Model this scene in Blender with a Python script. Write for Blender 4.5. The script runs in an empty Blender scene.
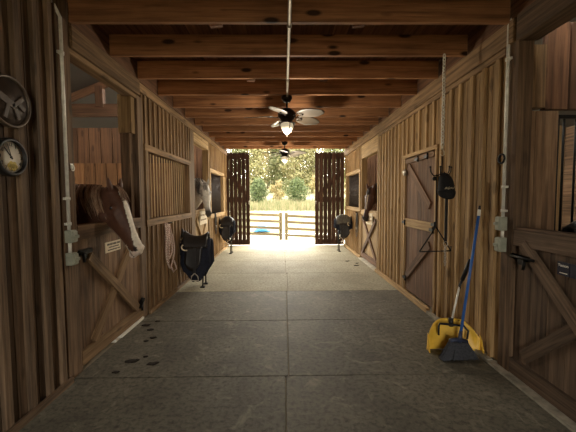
import bpy, bmesh, math, random
from mathutils import Vector, Matrix, noise
R = random.Random(7)
SC = bpy.context.scene
COL = SC.collection
XL, XR = -1.755, 1.887
ZJ = 2.882            # underside of the joists
V = Vector

# ------------------------------------------------------------------ materials
def nt_new(name):
    m = bpy.data.materials.new(name); m.use_nodes = True
    nt = m.node_tree
    for n in list(nt.nodes):
        if n.type not in ('OUTPUT_MATERIAL', 'BSDF_PRINCIPLED'): nt.nodes.remove(n)
    return m, nt, nt.nodes['Principled BSDF']

def mix(nt, a, b, fac, mode='MIX'):
    n = nt.nodes.new('ShaderNodeMix'); n.data_type = 'RGBA'; n.blend_type = mode
    for i, v in ((0, fac), (6, a), (7, b)):
        if hasattr(v, 'is_output') or isinstance(v, bpy.types.NodeSocket): nt.links.new(v, n.inputs[i])
        else: n.inputs[i].default_value = v if i == 0 else (*v, 1)
    return n.outputs[2]

def ramp(nt, src, lo, hi, a=0.0, b=1.0):
    n = nt.nodes.new('ShaderNodeMapRange'); nt.links.new(src, n.inputs[0])
    n.inputs[1].default_value = lo; n.inputs[2].default_value = hi
    n.inputs[3].default_value = a; n.inputs[4].default_value = b
    return n.outputs[0]

def gcoord(nt, scale):
    a = nt.nodes.new('ShaderNodeAttribute'); a.attribute_name = 'gc'
    mp = nt.nodes.new('ShaderNodeMapping'); mp.inputs['Scale'].default_value = scale
    nt.links.new(a.outputs['Vector'], mp.inputs['Vector'])
    return mp.outputs[0]

def tex_noise(nt, vec, scale, detail=5, rough=.6, dist=0.0):
    n = nt.nodes.new('ShaderNodeTexNoise'); n.inputs['Scale'].default_value = scale
    n.inputs['Detail'].default_value = detail; n.inputs['Roughness'].default_value = rough
    n.inputs['Distortion'].default_value = dist
    nt.links.new(vec, n.inputs['Vector'])
    return n.outputs['Fac']

def wood(name, dark, light, knots=.0, vary=.45, rough=.75, dirt=.35, grain=1.0):
    m, nt, b = nt_new(name)
    g = tex_noise(nt, gcoord(nt, (.8 * grain, 17 * grain, 17 * grain)), 1.6, 6, .62, .35)
    c = mix(nt, tuple(x * .85 for x in dark), light, ramp(nt, g, .30, .66))
    fine = tex_noise(nt, gcoord(nt, (2, 62, 62)), 1.0, 3, .6)
    c = mix(nt, c, tuple(x * .45 for x in dark), ramp(nt, fine, .54, .74, 0, .65))
    va = nt.nodes.new('ShaderNodeAttribute'); va.attribute_name = 'var'
    vs = ramp(nt, va.outputs['Fac'], 0, 1, 1 - vary, 1 + vary)
    cmb = nt.nodes.new('ShaderNodeCombineColor')
    for i in range(3): nt.links.new(vs, cmb.inputs[i])
    c = mix(nt, c, cmb.outputs[0], 1.0, 'MULTIPLY')
    if dirt:
        geo = nt.nodes.new('ShaderNodeNewGeometry')
        d = tex_noise(nt, geo.outputs['Position'], 1.7, 4, .6)
        c = mix(nt, c, tuple(x * .38 for x in dark), ramp(nt, d, .48, .78, 0, dirt))
    if knots:
        vo = nt.nodes.new('ShaderNodeTexVoronoi'); vo.inputs['Scale'].default_value = 1.0
        nt.links.new(gcoord(nt, (3.0, 8.0, 8.0)), vo.inputs['Vector'])
        sep = nt.nodes.new('ShaderNodeSeparateColor'); nt.links.new(vo.outputs['Color'], sep.inputs[0])
        gate_ = ramp(nt, sep.outputs[0], .45, .55)
        k0 = ramp(nt, vo.outputs['Distance'], .14, .24, 1, 0)
        km = nt.nodes.new('ShaderNodeMath'); km.operation = 'MULTIPLY'; nt.links.new(k0, km.inputs[0]); nt.links.new(gate_, km.inputs[1]); k = km.outputs[0]
        c = mix(nt, c, tuple(x * .16 for x in dark), mul(nt, k, knots))
    nt.links.new(c, b.inputs['Base Color'])
    b.inputs['Roughness'].default_value = rough
    b.inputs['Specular IOR Level'].default_value = .25
    bp = nt.nodes.new('ShaderNodeBump'); bp.inputs['Strength'].default_value = .35; bp.inputs['Distance'].default_value = .006
    nt.links.new(g, bp.inputs['Height']); nt.links.new(bp.outputs[0], b.inputs['Normal'])
    return m

def mul(nt, a, k):
    n = nt.nodes.new('ShaderNodeMath'); n.operation = 'MULTIPLY'; nt.links.new(a, n.inputs[0]); n.inputs[1].default_value = k
    return n.outputs[0]

def plain(name, col, rough=.6, metal=0.0, vary=.18, scale=14, spec=.4, trans=0.0, emis=0.0, bump=0.0):
    m, nt, b = nt_new(name)
    tc = nt.nodes.new('ShaderNodeTexCoord')
    g = tex_noise(nt, tc.outputs['Object'], scale, 4, .6)
    c = mix(nt, tuple(x * (1 - vary) for x in col), tuple(min(1, x * (1 + vary)) for x in col), ramp(nt, g, .3, .7))
    nt.links.new(c, b.inputs['Base Color'])
    b.inputs['Roughness'].default_value = rough; b.inputs['Metallic'].default_value = metal
    b.inputs['Specular IOR Level'].default_value = spec
    if trans: b.inputs['Transmission Weight'].default_value = trans
    if emis:
        b.inputs['Emission Color'].default_value = (*col, 1); b.inputs['Emission Strength'].default_value = emis
    if bump:
        bp = nt.nodes.new('ShaderNodeBump'); bp.inputs['Strength'].default_value = bump; bp.inputs['Distance'].default_value = .01
        nt.links.new(g, bp.inputs['Height']); nt.links.new(bp.outputs[0], b.inputs['Normal'])
    return m

def mat_floor(name, a, b_, stain, rough=.7, st=.5):
    m, nt, b = nt_new(name)
    geo = nt.nodes.new('ShaderNodeNewGeometry'); P = geo.outputs['Position']
    big = tex_noise(nt, P, 1.3, 6, .65, .6)
    c = mix(nt, a, b_, ramp(nt, big, .3, .7))
    fine = tex_noise(nt, P, 26, 4, .7)
    c = mix(nt, c, tuple(x * .45 for x in a), ramp(nt, fine, .45, .68, 0, .85))
    sc = tex_noise(nt, P, 4.5, 7, .7, 1.6)
    c = mix(nt, c, stain, ramp(nt, sc, .55, .72, 0, st))
    va = nt.nodes.new('ShaderNodeAttribute'); va.attribute_name = 'var'
    vs = ramp(nt, va.outputs['Fac'], 0, 1, .86, 1.14)
    cmb = nt.nodes.new('ShaderNodeCombineColor')
    for i in range(3): nt.links.new(vs, cmb.inputs[i])
    c = mix(nt, c, cmb.outputs[0], 1.0, 'MULTIPLY')
    nt.links.new(c, b.inputs['Base Color']); b.inputs['Roughness'].default_value = rough
    b.inputs['Specular IOR Level'].default_value = .3
    bp = nt.nodes.new('ShaderNodeBump'); bp.inputs['Strength'].default_value = .55; bp.inputs['Distance'].default_value = .008
    nt.links.new(fine, bp.inputs['Height']); nt.links.new(bp.outputs[0], b.inputs['Normal'])
    return m

def mat_attr(name, rough=.55, noise_amt=.25, scale=60, spec=.3, trans=0.0):
    """colour read from the vertex colour 'Col' (coat pattern, leaf colour)"""
    m, nt, b = nt_new(name)
    a = nt.nodes.new('ShaderNodeAttribute'); a.attribute_name = 'Col'
    tc = nt.nodes.new('ShaderNodeTexCoord')
    g = tex_noise(nt, tc.outputs['Object'], scale, 3, .6)
    vs = ramp(nt, g, .25, .75, 1 - noise_amt, 1 + noise_amt)
    cmb = nt.nodes.new('ShaderNodeCombineColor')
    for i in range(3): nt.links.new(vs, cmb.inputs[i])
    c = mix(nt, a.outputs['Color'], cmb.outputs[0], 1.0, 'MULTIPLY')
    nt.links.new(c, b.inputs['Base Color']); b.inputs['Roughness'].default_value = rough
    b.inputs['Specular IOR Level'].default_value = spec
    if trans:
        tr = nt.nodes.new('ShaderNodeBsdfTranslucent'); nt.links.new(c, tr.inputs[0])
        ms = nt.nodes.new('ShaderNodeMixShader'); ms.inputs[0].default_value = trans
        nt.links.new(b.outputs[0], ms.inputs[1]); nt.links.new(tr.outputs[0], ms.inputs[2])
        nt.links.new(ms.outputs[0], nt.nodes['Material Output'].inputs[0])
    return m

M = {}
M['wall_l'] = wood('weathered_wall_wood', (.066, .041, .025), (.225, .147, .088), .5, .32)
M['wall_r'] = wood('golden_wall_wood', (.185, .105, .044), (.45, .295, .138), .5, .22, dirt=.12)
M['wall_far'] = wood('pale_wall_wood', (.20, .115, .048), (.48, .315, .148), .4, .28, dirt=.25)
M['post'] = wood('brown_post_wood', (.070, .042, .024), (.20, .125, .072), .5, .25)
M['gate'] = wood('worn_gate_wood', (.085, .048, .026), (.25, .152, .084), .3, .28)
M['gate_r'] = wood('dark_gate_wood', (.062, .039, .025), (.19, .125, .080), .3, .28)
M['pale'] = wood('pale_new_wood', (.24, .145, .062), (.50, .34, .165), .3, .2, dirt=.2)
M['trim'] = wood('tan_trim_wood', (.105, .060, .028), (.30, .185, .092), .4, .25)
M['joist'] = wood('red_pine_joist_wood', (.20, .083, .036), (.43, .205, .088), 1.0, .25, dirt=.35, grain=.8)
M['deck'] = wood('dark_pine_deck_wood', (.085, .036, .018), (.19, .085, .040), .6, .3)
M['stall'] = wood('orange_stall_boards', (.13, .055, .022), (.30, .145, .060), .6, .35)
M['stall_dark'] = wood('dark_stall_boards', (.06, .028, .014), (.14, .068, .034), .5, .3)
M['barn_door'] = wood('dark_barn_door_wood', (.036, .017, .010), (.088, .043, .026), .2, .3, dirt=.1)
M['tack_door'] = wood('red_brown_door_wood', (.085, .043, .024), (.22, .122, .070), .3, .3)
M['fence'] = wood('fence_wood', (.055, .039, .019), (.115, .086, .044), .2, .2, dirt=.15)
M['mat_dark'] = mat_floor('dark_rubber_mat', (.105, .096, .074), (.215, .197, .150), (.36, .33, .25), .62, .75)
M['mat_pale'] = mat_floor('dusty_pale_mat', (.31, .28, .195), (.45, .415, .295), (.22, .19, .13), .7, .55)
M['base'] = plain('packed_floor', (.30, .255, .18), .9)
M['conc'] = plain('pale_concrete', (.55, .50, .40), .85, vary=.25, scale=9, bump=.3)
M['sill'] = plain('grey_concrete_sill', (.30, .27, .21), .85, vary=.35, scale=14, bump=.3)
M['gravel'] = plain('pale_gravel', (.32, .295, .22), .95, vary=.2, scale=22, bump=.5)
M['meadow'] = plain('dry_meadow', (.21, .195, .105), .95, vary=.25, scale=.6)
M['black'] = plain('black_iron', (.012, .011, .010), .5, .6, .3, 30)
M['blackp'] = plain('black_plastic', (.015, .014, .014), .42, 0, .2, 20)
M['bronze'] = plain('dark_bronze', (.022, .016, .012), .4, .7, .3, 20)
M['galv'] = plain('galvanised_steel', (.74, .71, .63), .42, .25, .15, 20)
M['box'] = plain('grey_green_box_paint', (.30, .305, .235), .5, .1, .15, 20)
M['steel'] = plain('dull_steel', (.40, .36, .30), .38, .5, .2, 40)
M['blade'] = plain('fan_blade_wood', (.058, .042, .028), .5, 0, .2, 9)
M['bowl'] = plain('lamp_bowl_glass', (1.0, .86, .60), .35, 0, .05, 6, emis=.30)
M['yellow'] = plain('yellow_plastic', (.82, .50, .06), .42, 0, .12, 9)
M['blue'] = plain('blue_handle', (.030, .115, .38), .35, 0, .15, 12)
M['headgrey'] = plain('slate_broom_head', (.035, .045, .085), .5, 0, .2, 12)
M['bristle'] = plain('dark_bristles', (.045, .047, .055), .8, 0, .5, 70)
M['white'] = plain('white_paint', (.80, .76, .66), .6, 0, .06, 10)
M['cream'] = plain('cream_sign', (.62, .52, .36), .65, 0, .10, 10)
M['ink'] = plain('black_ink', (.03, .025, .02), .7)
M['navy'] = plain('navy_sign', (.010, .013, .032), .4, 0, .2, 14)
M['clock_face'] = plain('clock_face_paper', (.86, .80, .67), .5, 0, .06, 8)
M['clock_yellow'] = plain('yellow_clock_flower', (.66, .50, .10), .6, 0, .3, 60)
M['plaque'] = plain('dark_plaque_relief', (.060, .040, .028), .5, .2, .5, 18)
M['plaque2'] = plain('plaque_rim', (.10, .072, .05), .45, .3, .3, 12)
M['saddle'] = plain('black_leather', (.014, .012, .011), .36, 0, .4, 25, spec=.5)
M['blanket'] = plain('navy_saddle_blanket', (.009, .011, .022), .85, 0, .45, 30, bump=.3)
M['pad'] = plain('charcoal_saddle_cover', (.10, .095, .080), .4, 0, .5, 25)
M['pale_leather'] = plain('pale_binding', (.62, .52, .36), .6)
M['cap'] = plain('black_cap_cloth', (.010, .009, .009), .85, 0, .3, 60)
M['capmark'] = plain('grey_cap_stitching', (.30, .26, .17), .7)
M['tarp'] = plain('blue_tarp', (.02, .12, .24), .4, 0, .25, 3)
M['dung'] = plain('dung', (.022, .015, .010), .9, 0, .5, 40)
M['roof'] = plain('dull_metal_roof', (.10, .095, .08), .5, .2, .1, 2)
M['eye'] = plain('horse_eye', (.008, .006, .005), .12, 0, .1, 10, spec=.7)
M['screen'] = plain('dark_window_bars', (.045, .030, .022), .6, .2, .3, 20)
M['bark'] = plain('tree_bark', (.16, .12, .07), .9, 0, .3, 4)
M['coat'] = mat_attr('horse_coat', .55, .22, 26)
M['leaf'] = mat_attr('tree_leaves', .6, .2, 2, .3, .45)
M['hair'] = mat_attr('horse_hair', .5, .25, 40)
# rope with twisted red and white strands
def rope_mat():
    m, nt, b = nt_new('braided_rope')
    g = gcoord(nt, (1, 1, 1)); w = nt.nodes.new('ShaderNodeTexWave'); w.inputs['Scale'].default_value = 26; w.bands_direction = 'DIAGONAL'
    nt.links.new(g, w.inputs[0])
    c = mix(nt, (.26, .09, .08), (.78, .68, .56), ramp(nt, w.outputs['Fac'], .35, .6))
    nt.links.new(c, b.inputs['Base Color']); b.inputs['Roughness'].default_value = .85
    return m
M['rope'] = rope_mat()

# ------------------------------------------------------------------ mesh builder
class MB:
    def __init__(s):
        s.bm = bmesh.new()
        s.g = s.bm.verts.layers.float_vector.new('gc'); s.v = s.bm.verts.layers.float.new('var')
    def _tag(s, vs, locs, var=None, seed=None):
        off = V((R.uniform(0, 60), R.uniform(0, 60), R.uniform(0, 60)))
        var = R.random() if var is None else var
        for v, l in zip(vs, locs): v[s.g] = V(l) + off; v[s.v] = var
    def hexa(s, pts, dims=None, var=None, locs=None):
        vs = [s.bm.verts.new(p) for p in pts]
        for f in ((0, 1, 3, 2), (4, 6, 7, 5), (0, 4, 5, 1), (2, 3, 7, 6), (0, 2, 6, 4), (1, 5, 7, 3)):
            s.bm.faces.new([vs[i] for i in f])
        s._tag(vs, locs or pts, var)
        return vs
    def box(s, lo, hi, var=None):
        lo, hi = V(lo), V(hi); d = hi - lo
        ax = max(range(3), key=lambda i: d[i]); oth = [i for i in range(3) if i != ax]
        pts, locs = [], []
        for i in (0, 1):
            for j in (0, 1):
                for k in (0, 1):
                    p = V((hi.x if i else lo.x, hi.y if j else lo.y, hi.z if k else lo.z)); pts.append(p)
                    q = p - lo; locs.append((q[ax], q[oth[0]], q[oth[1]]))
        s.hexa(pts, var=var, locs=locs); return s
    def beam(s, a, b, w, t, side=(0, 0, 1), var=None):
        """box from a to b; w along `side`, t along the third axis"""
        a, b = V(a), V(b); x = (b - a); L = x.length; x.normalize()
        z = V(side); z = (z - x * z.dot(x)).normalized(); y = z.cross(x)
        pts, locs = [], []
        for i in (0, 1):
            for j in (-.5, .5):
                for k in (-.5, .5):
                    pts.append(a + x * (L * i) + y * (t * j) + z * (w * k)); locs.append((L * i, t * j, w * k))
        s.hexa(pts, var=var, locs=locs); return s
    def tube(s, pts, r, seg=8, caps=True, closed=False, flat=1.0):
        pts = [V(p) for p in pts]; n = len(pts); rs = r if isinstance(r, (list, tuple)) else [r] * n
        rings, L = [], 0; up = None
        for i, p in enumerate(pts):
            if closed: t = pts[(i + 1) % n] - pts[i - 1]
            else: t = pts[min(i + 1, n - 1)] - pts[max(i - 1, 0)]
            t.normalize()
            if up is None:
                up = V((0, 0, 1)) if abs(t.z) < .9 else V((1, 0, 0))
            u = (up - t * up.dot(t)).normalized(); w = t.cross(u); up = u
            if i: L += (p - pts[i - 1]).length
            ring = []
            for k in range(seg):
                a = 2 * math.pi * k / seg
                ring.append(s.bm.verts.new(p + u * (rs[i] * math.cos(a)) + w * (rs[i] * flat * math.sin(a))))
            s._tag2(ring, [(L, rs[i] * math.cos(2 * math.pi * k / seg), rs[i] * math.sin(2 * math.pi * k / seg)) for k in range(seg)])
            rings.append(ring)
        s.skin(rings, caps and not closed, closed); return s
    def _tag2(s, vs, locs):
        for v, l in zip(vs, locs): v[s.g] = l; v[s.v] = .5
    def skin(s, rings, caps=True, closed=False):
        m = len(rings); seg = len(rings[0])
        for i in range(m if closed else m - 1):
            A, B = rings[i], rings[(i + 1) % m]
            for k in range(seg):
                f = s.bm.faces.new((A[k], A[(k + 1) % seg], B[(k + 1) % seg], B[k])); f.smooth = True
        if caps:
            s.bm.faces.new(list(reversed(rings[0]))); s.bm.faces.new(rings[-1])
    def loft(s, rings_pts, caps=True):
        rings = []
        for rp in rings_pts:
            ring = [s.bm.verts.new(p) for p in rp]; s._tag2(ring, rp); rings.append(ring)
        s.skin(rings, caps); return s
    def lathe(s, prof, o, axis=(0, 0, 1), seg=24):
        o = V(o); z = V(axis).normalized(); x = z.orthogonal().normalized(); y = z.cross(x)
        s.loft([[o + z * h + (x * math.cos(2 * math.pi * k / seg) + y * math.sin(2 * math.pi * k / seg)) * max(r, .0005) for k in range(seg)] for r, h in prof]); return s
    def blob(s, c, r, seg=12, rough=.0):
        c = V(c); rings = []; r = V(r) if not isinstance(r, (int, float)) else V((r, r, r))
        n = 8; sd = R.uniform(0, 50)
        for i in range(n + 1):
            th = math.pi * (i + .02) / (n + .04); ring = []
            for k in range(seg):
                ph = 2 * math.pi * k / seg
                d = V((math.sin(th) * math.cos(ph), math.sin(th) * math.sin(ph), -math.cos(th)))
                q = 1 + rough * noise.noise(d * 1.7 + V((sd, 0, 0)))
                ring.append(c + V((d.x * r.x, d.y * r.y, d.z * r.z)) * q)
            rings.append(ring)
        return s.loft(rings)
    def sheet(s, grid, thick=.0):
        """grid[i][j] of points -> a cloth-like sheet, thickened by a solidify in build"""
        rows = [[s.bm.verts.new(p) for p in row] for row in grid]
        for row in rows: s._tag2(row, [v.co for v in row])
        for i in range(len(rows) - 1):
            for j in range(len(rows[0]) - 1):
                f = s.bm.faces.new((rows[i][j], rows[i][j + 1], rows[i + 1][j + 1], rows[i + 1][j])); f.smooth = True
        return s
    def build(s, name, mat, parent=None, bevel=0, solid=0):
        bmesh.ops.recalc_face_normals(s.bm, faces=s.bm.faces)
        me = bpy.data.meshes.new(name); s.bm.to_mesh(me); s.bm.free()
        o = bpy.data.objects.new(name, me); COL.objects.link(o)
        me.materials.append(M[mat] if isinstance(mat, str) else mat)
        if parent: o.parent = parent; o.matrix_parent_inverse = Matrix.Translation(-parent.location) if False else Matrix.Identity(4); 
        if parent:
            # builders work in world space: shift the mesh so that it sits right under its parent
            me.transform(wm(parent).inverted())
        if bevel:
            b = o.modifiers.new('bevel', 'BEVEL'); b.width = bevel; b.segments = 2; b.limit_method = 'ANGLE'
        if solid:
            b = o.modifiers.new('solid', 'SOLIDIFY'); b.thickness = solid; b.offset = 0
        return o

def wm(o):
    m = Matrix.LocRotScale(o.location, o.rotation_euler, o.scale)
    return wm(o.parent) @ m if o.parent else m

def tag(o, label=None, cat=None, group=None, kind=None):
    if label: o['label'] = label
    if cat: o['category'] = cat
    if group: o['group'] = group
    if kind: o['kind'] = kind
    return o

def thing(name, loc, label, cat, group=None, kind=None):
    o = bpy.data.objects.new(name, None); o.location = loc; o.empty_display_size = .1
    COL.objects.link(o); return tag(o, label, cat, group, kind)

def copy_tree(o, parent=None):
    c = o.copy(); COL.objects.link(c)
    if parent: c.parent = parent
    for ch in [x for x in bpy.data.objects if x.parent == o]: copy_tree(ch, c)
    return c

def struct(mb, name, mat, label=None, cat=None):
    return tag(mb.build(name, mat), label, cat, None, 'structure')

def text_mesh(name, body, size, mat, origin, right, up, parent=None, extrude=.0008, align='CENTER'):
    cu = bpy.data.curves.new(name, 'FONT'); cu.body = body; cu.size = size; cu.extrude = extrude
    cu.align_x = align; cu.align_y = 'CENTER'
    tmp = bpy.data.objects.new(name + '_tmp', cu); COL.objects.link(tmp)
    dg = bpy.context.evaluated_depsgraph_get(); dg.update()
    me = bpy.data.meshes.new_from_object(tmp.evaluated_get(dg))
    COL.objects.unlink(tmp); bpy.data.objects.remove(tmp); bpy.data.curves.remove(cu)
    r, u = V(right).normalized(), V(up).normalized(); n = r.cross(u)
    mt = Matrix(((r.x, u.x, n.x, origin[0]), (r.y, u.y, n.y, origin[1]), (r.z, u.z, n.z, origin[2]), (0, 0, 0, 1)))
    me.transform(mt)
    me.materials.clear(); me.materials.append(M[mat])
    o = bpy.data.objects.new(name, me); COL.objects.link(o)
    if parent: o.parent = parent; me.transform(wm(parent).inverted())
    return o

# ------------------------------------------------------------------ floor
mb = MB(); mb.box((-5.6, -3.2, -.12), (5.75, 9.95, -.02), .5); struct(mb, 'floor', 'base', 'packed floor below the rubber mats', 'floor')
seam_x = {0: .005, 1: .03, 2: .03, 3: .045, 4: .02, 5: .01, 6: .05}
Y0, DY = 2.603, 1.2237
row_words = {-1: 'row in front of the broom', 0: 'row ending beside the broom', 1: 'row before the tack room door', 2: 'last dark row before the pale mats', 3: 'first pale row behind the dark mats', 4: 'second pale row behind the dark mats', 5: 'last row before the barn doors'}
for k in range(-1, 6):
    y0 = Y0 + DY * k; y1 = y0 + DY
    sx = seam_x.get(k + 1, .02)
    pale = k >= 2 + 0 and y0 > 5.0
    for side in (0, 1):
        mb = MB(); g = .0035
        xa, xb = (XL + .02, sx - g) if side == 0 else (sx + g, XR - .09)
        # a slab with slightly softened edges
        nx, ny = 10, 7; pts = []
        mb.box((xa, y0 + g, -.02), (xb, y1 - g, 0.0), R.uniform(.2, .8))
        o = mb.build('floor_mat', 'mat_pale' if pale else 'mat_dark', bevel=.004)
        sd = 'clock side' if side == 0 else 'broom side'
        if k < -1: lab = 'dark scuffed rubber floor mat behind the camera position, %s, row %d' % (sd, -k); 
        elif pale: lab = 'pale dusty mat, %s of the seam, %s' % (sd, ['first row behind the dark mats', 'second row behind the dark mats', 'third row behind the dark mats', 'last row before the barn doors'][min(3, k - 2)])
        else: lab = 'dark scuffed rubber mat, %s of the seam, %s' % (sd, row_words[k])
        tag(o, lab, 'floor mat', 'rubber mats along the aisle')

# ------------------------------------------------------------------ walls
def bb(mb, side, y0, y1, z0, z1, step=.2, bw=.042, th=.022, back=True, phase=.5, dep=.05, batten=True):
    """board and batten wall on one side of the aisle; side -1 = clock wall, +1 = broom wall"""
    X = XL if side < 0 else XR; s = -side
    n = max(1, round((y1 - y0) / step)); st = (y1 - y0) / n
    for i in range(n):
        a, b = y0 + st * i, y0 + st * (i + 1)
        lo, hi = sorted((X, X - s * dep))
        mb.box((lo, a + .004, z0), (hi, b - .004, z1), R.random() * .75)
        if batten:
            c = a + st * phase + R.uniform(-.012, .012); lo, hi = sorted((X, X + s * th))
            w = bw * R.uniform(.85, 1.15)
            mb.box((lo, c - w / 2, z0), (hi, c + w / 2, z1), R.uniform(.35, 1.0))
    return mb

def wall_with_window(side, y0, y1, wy0, wy1, wz0, wz1, zt, mat, name):
    mb = MB()
    bb(mb, side, y0, y1, 0.02, wz0, .15, .045)
    bb(mb, side, y0, y1, wz1, zt, .15, .045)
    if wy0 - y0 > .03: bb(mb, side, y0, wy0, wz0, wz1, .2, batten=False)
    if y1 - wy1 > .03: bb(mb, side, wy1, y1, wz0, wz1, .2, batten=False)
    return struct(mb, name, mat)

def win(n, side, y0, y1, z0, z1, mat, label, bar_n, bar_mat, bar_r=.016, slats=True):
    X = XL if side < 0 else XR; s = -side; f = .085
    t = thing('window_%d' % n, (X, (y0 + y1) / 2, z0), label, 'window', None, 'structure')
    mb = MB(); lo, hi = sorted((X - s * .06, X + s * .035))
    mb.box((lo, y0 - .03, z0 - .09), (hi + (0 if s > 0 else 0), y1 + .03, z0)); mb.box((lo, y0 - .03, z1 - .005), (hi, y1 + .03, z1 + .075))
    mb.box((lo, y0 - .02, z0), (hi, y0 + f * .8, z1)); mb.box((lo, y1 - f, z0), (hi, y1 + .02, z1))
    mb.build('window_frame', mat, t)
    mb = MB(); ya, yb = y0 + f * .8, y1 - f
    for i in range(bar_n):
        y = ya + (yb - ya) * (i + .5) / bar_n; x = X - s * .05
        if slats: mb.box((x - .003, y - bar_r, z0), (x + .003, y + bar_r, z1), R.uniform(.3, 1))
        else: mb.tube([(x, y, z0), (x, y, z1)], bar_r, 8)
    mb.build('grille', bar_mat, t)
    return t

# clock wall
mb = MB(); bb(mb, -1, -3.0, 2.26, .02, 3.0, .185, .05, .032)
bb(mb, -1, 2.26, 2.548, .02, 3.0, .145, .05, .032)
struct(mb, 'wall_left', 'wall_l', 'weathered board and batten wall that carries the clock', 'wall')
wall_with_window(-1, 4.065, 6.06, 4.10, 6.02, 1.21, 2.09, 2.76, 'trim', 'wall_left_grille')
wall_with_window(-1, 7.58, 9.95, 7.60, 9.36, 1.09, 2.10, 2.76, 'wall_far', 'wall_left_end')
win(1, -1, 4.10, 6.02, 1.21, 2.08, 'trim', 'stall window with close brown bars beside the chestnut horse', 17, 'pale', .016)
win(2, -1, 7.62, 9.34, 1.09, 2.10, 'pale', 'dark barred stall window behind the grey horse', 17, 'screen', .010, False)
# broom wall
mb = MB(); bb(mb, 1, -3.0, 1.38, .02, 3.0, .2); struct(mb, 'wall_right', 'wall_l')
mb = MB(); bb(mb, 1, 2.75, 3.95, .02, 2.72, .2, .05, .028); bb(mb, 1, 3.95, 5.02, 2.08, 2.72, .2, .05, .028)
bb(mb, 1, 5.02, 6.40, .02, 2.72, .165, .05, .024)
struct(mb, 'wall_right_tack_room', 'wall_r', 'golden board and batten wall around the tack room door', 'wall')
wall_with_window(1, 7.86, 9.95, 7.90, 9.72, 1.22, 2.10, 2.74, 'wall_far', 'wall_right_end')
win(3, 1, 7.93, 9.70, 1.22, 2.10, 'pale', 'dark barred stall window behind the saddle with the shiny cover', 17, 'screen', .010, False)

trim_n = [0]
def trim(lo, hi, mat, label=None):
    trim_n[0] += 1; mb = MB(); mb.box(lo, hi); return tag(mb.build('trim_%d' % trim_n[0], mat, bevel=.004), label, 'trim' if label else None, None, 'structure')
# clock side posts, headers, plates
trim((XL - .10, 2.55, 0), (XL + .022, 2.715, 3.05), 'post', 'post between the clock wall and the chestnut horse stall')
trim((XL - .15, 3.835, .0), (XL - .042, 3.918, 2.24), 'post')
trim((XL - .17, 3.83, 2.24), (XL - .012, 3.918, 2.68), 'pale')
trim((XL - .14, 3.92, 0), (XL + .018, 4.06, 2.70), 'wall_l', 'wide post between the chestnut horse and the barred window')
trim((XL - .04, 2.718, 2.70), (XL + .045, 3.95, 2.875), 'trim', 'header beam over the chestnut horse stall opening')
trim((XL - .10, 2.718, 2.655), (XL + .018, 3.918, 2.699), 'trim')
trim((XL - .02, 3.952, 2.762), (XL + .032, 9.95, 2.868), 'trim')
trim((XL - .12, 6.07, 0), (XL + .022, 6.32, 2.76), 'trim', 'post between the barred window and the grey horse stall')
trim((XL - .10, 6.322, 2.575), (XL + .02, 7.508, 2.76), 'pale')
trim((XL - .12, 7.51, 0), (XL + .02, 7.577, 2.76), 'pale')
# broom side
trim((XR - .022, 2.603, 0), (XR + .10, 2.745, 3.05), 'post', 'post between the broom wall and the stall gate with the dark blue signs')
trim((XR - .05, 2.64, 2.715), (XR + .04, 9.95, 2.895), 'trim', 'long plate board along the top of the broom wall')
trim((XR - .032, 2.75, 2.66), (XR + .02, 6.40, 2.713), 'trim')
trim((XR - .022, 6.405, 0), (XR + .12, 6.47, 2.713), 'pale')
trim((XR - .02, 6.472, 2.40), (XR + .10, 7.84, 2.713), 'pale')
trim((XR - .02, 7.80, 0), (XR + .12, 7.858, 2.713), 'pale')
trim((XR - .05, -3.0, 2.70), (XR + .12, 2.60, 2.90), 'post', 'dark header beam over the stall gate with the dark blue signs')
trim((XR - .02, 1.38, 0), (XR + .12, 1.46, 2.70), 'post')
# base strips
for i, (lo, hi, m, nm, lb) in enumerate([
    ((XL + .023, 4.07, 0), (XL + .05, 6.30, .05), 'trim', 'baseboard_left', 'tan base strip below the barred window'),
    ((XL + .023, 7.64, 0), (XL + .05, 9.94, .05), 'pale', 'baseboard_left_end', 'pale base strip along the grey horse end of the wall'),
    ((XL + .033, -3.0, 0), (XL + .06, 2.54, .045), 'wall_l', 'baseboard_left_front', 'worn base strip below the clock wall'),
    ((XR - .075, 2.80, -.02), (XR - .0241, 4.05, .02), 'sill', 'baseboard_right', 'grey base strip below the broom wall'),
    ((XR - .075, 4.06, -.02), (XR - .0241, 6.40, .045), 'pale', 'baseboard_right_door', 'pale base strip below the tack room door'),
    ((XR - .05, 7.86, -.02), (XR - .0241, 9.94, .05), 'pale', 'baseboard_right_end', 'pale base strip at the far end of the broom wall')]):
    mb = MB(); mb.box(lo, hi); struct(mb, nm, m, lb, 'baseboard')
mb = MB(); mb.box((XR - .088, 1.0, -.02), (XR - .005, 2.80, .012)); struct(mb, 'trim_sill', 'sill', 'narrow concrete strip on the floor before the gate with dark blue signs', 'sill')
mb = MB(); mb.box((XR - .088, 6.47, -.02), (XR + .1, 7.80, .012)); struct(mb, 'trim_sill_far', 'conc')
mb = MB(); mb.box((XL - .12, 3.30, -.02), (XL + .012, 3.90, .006)); mb.box((XL - .02, 3.36, .006), (XL + .036, 3.90, .034)); struct(mb, 'trim_sill_gate', 'white')  # white strip imitates daylight showing through the gap below the gate
mb = MB(); mb.box((XL - .12, 6.33, -.02), (XL + .06, 7.57, .04)); struct(mb, 'trim_sill_grey', 'conc')

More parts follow.
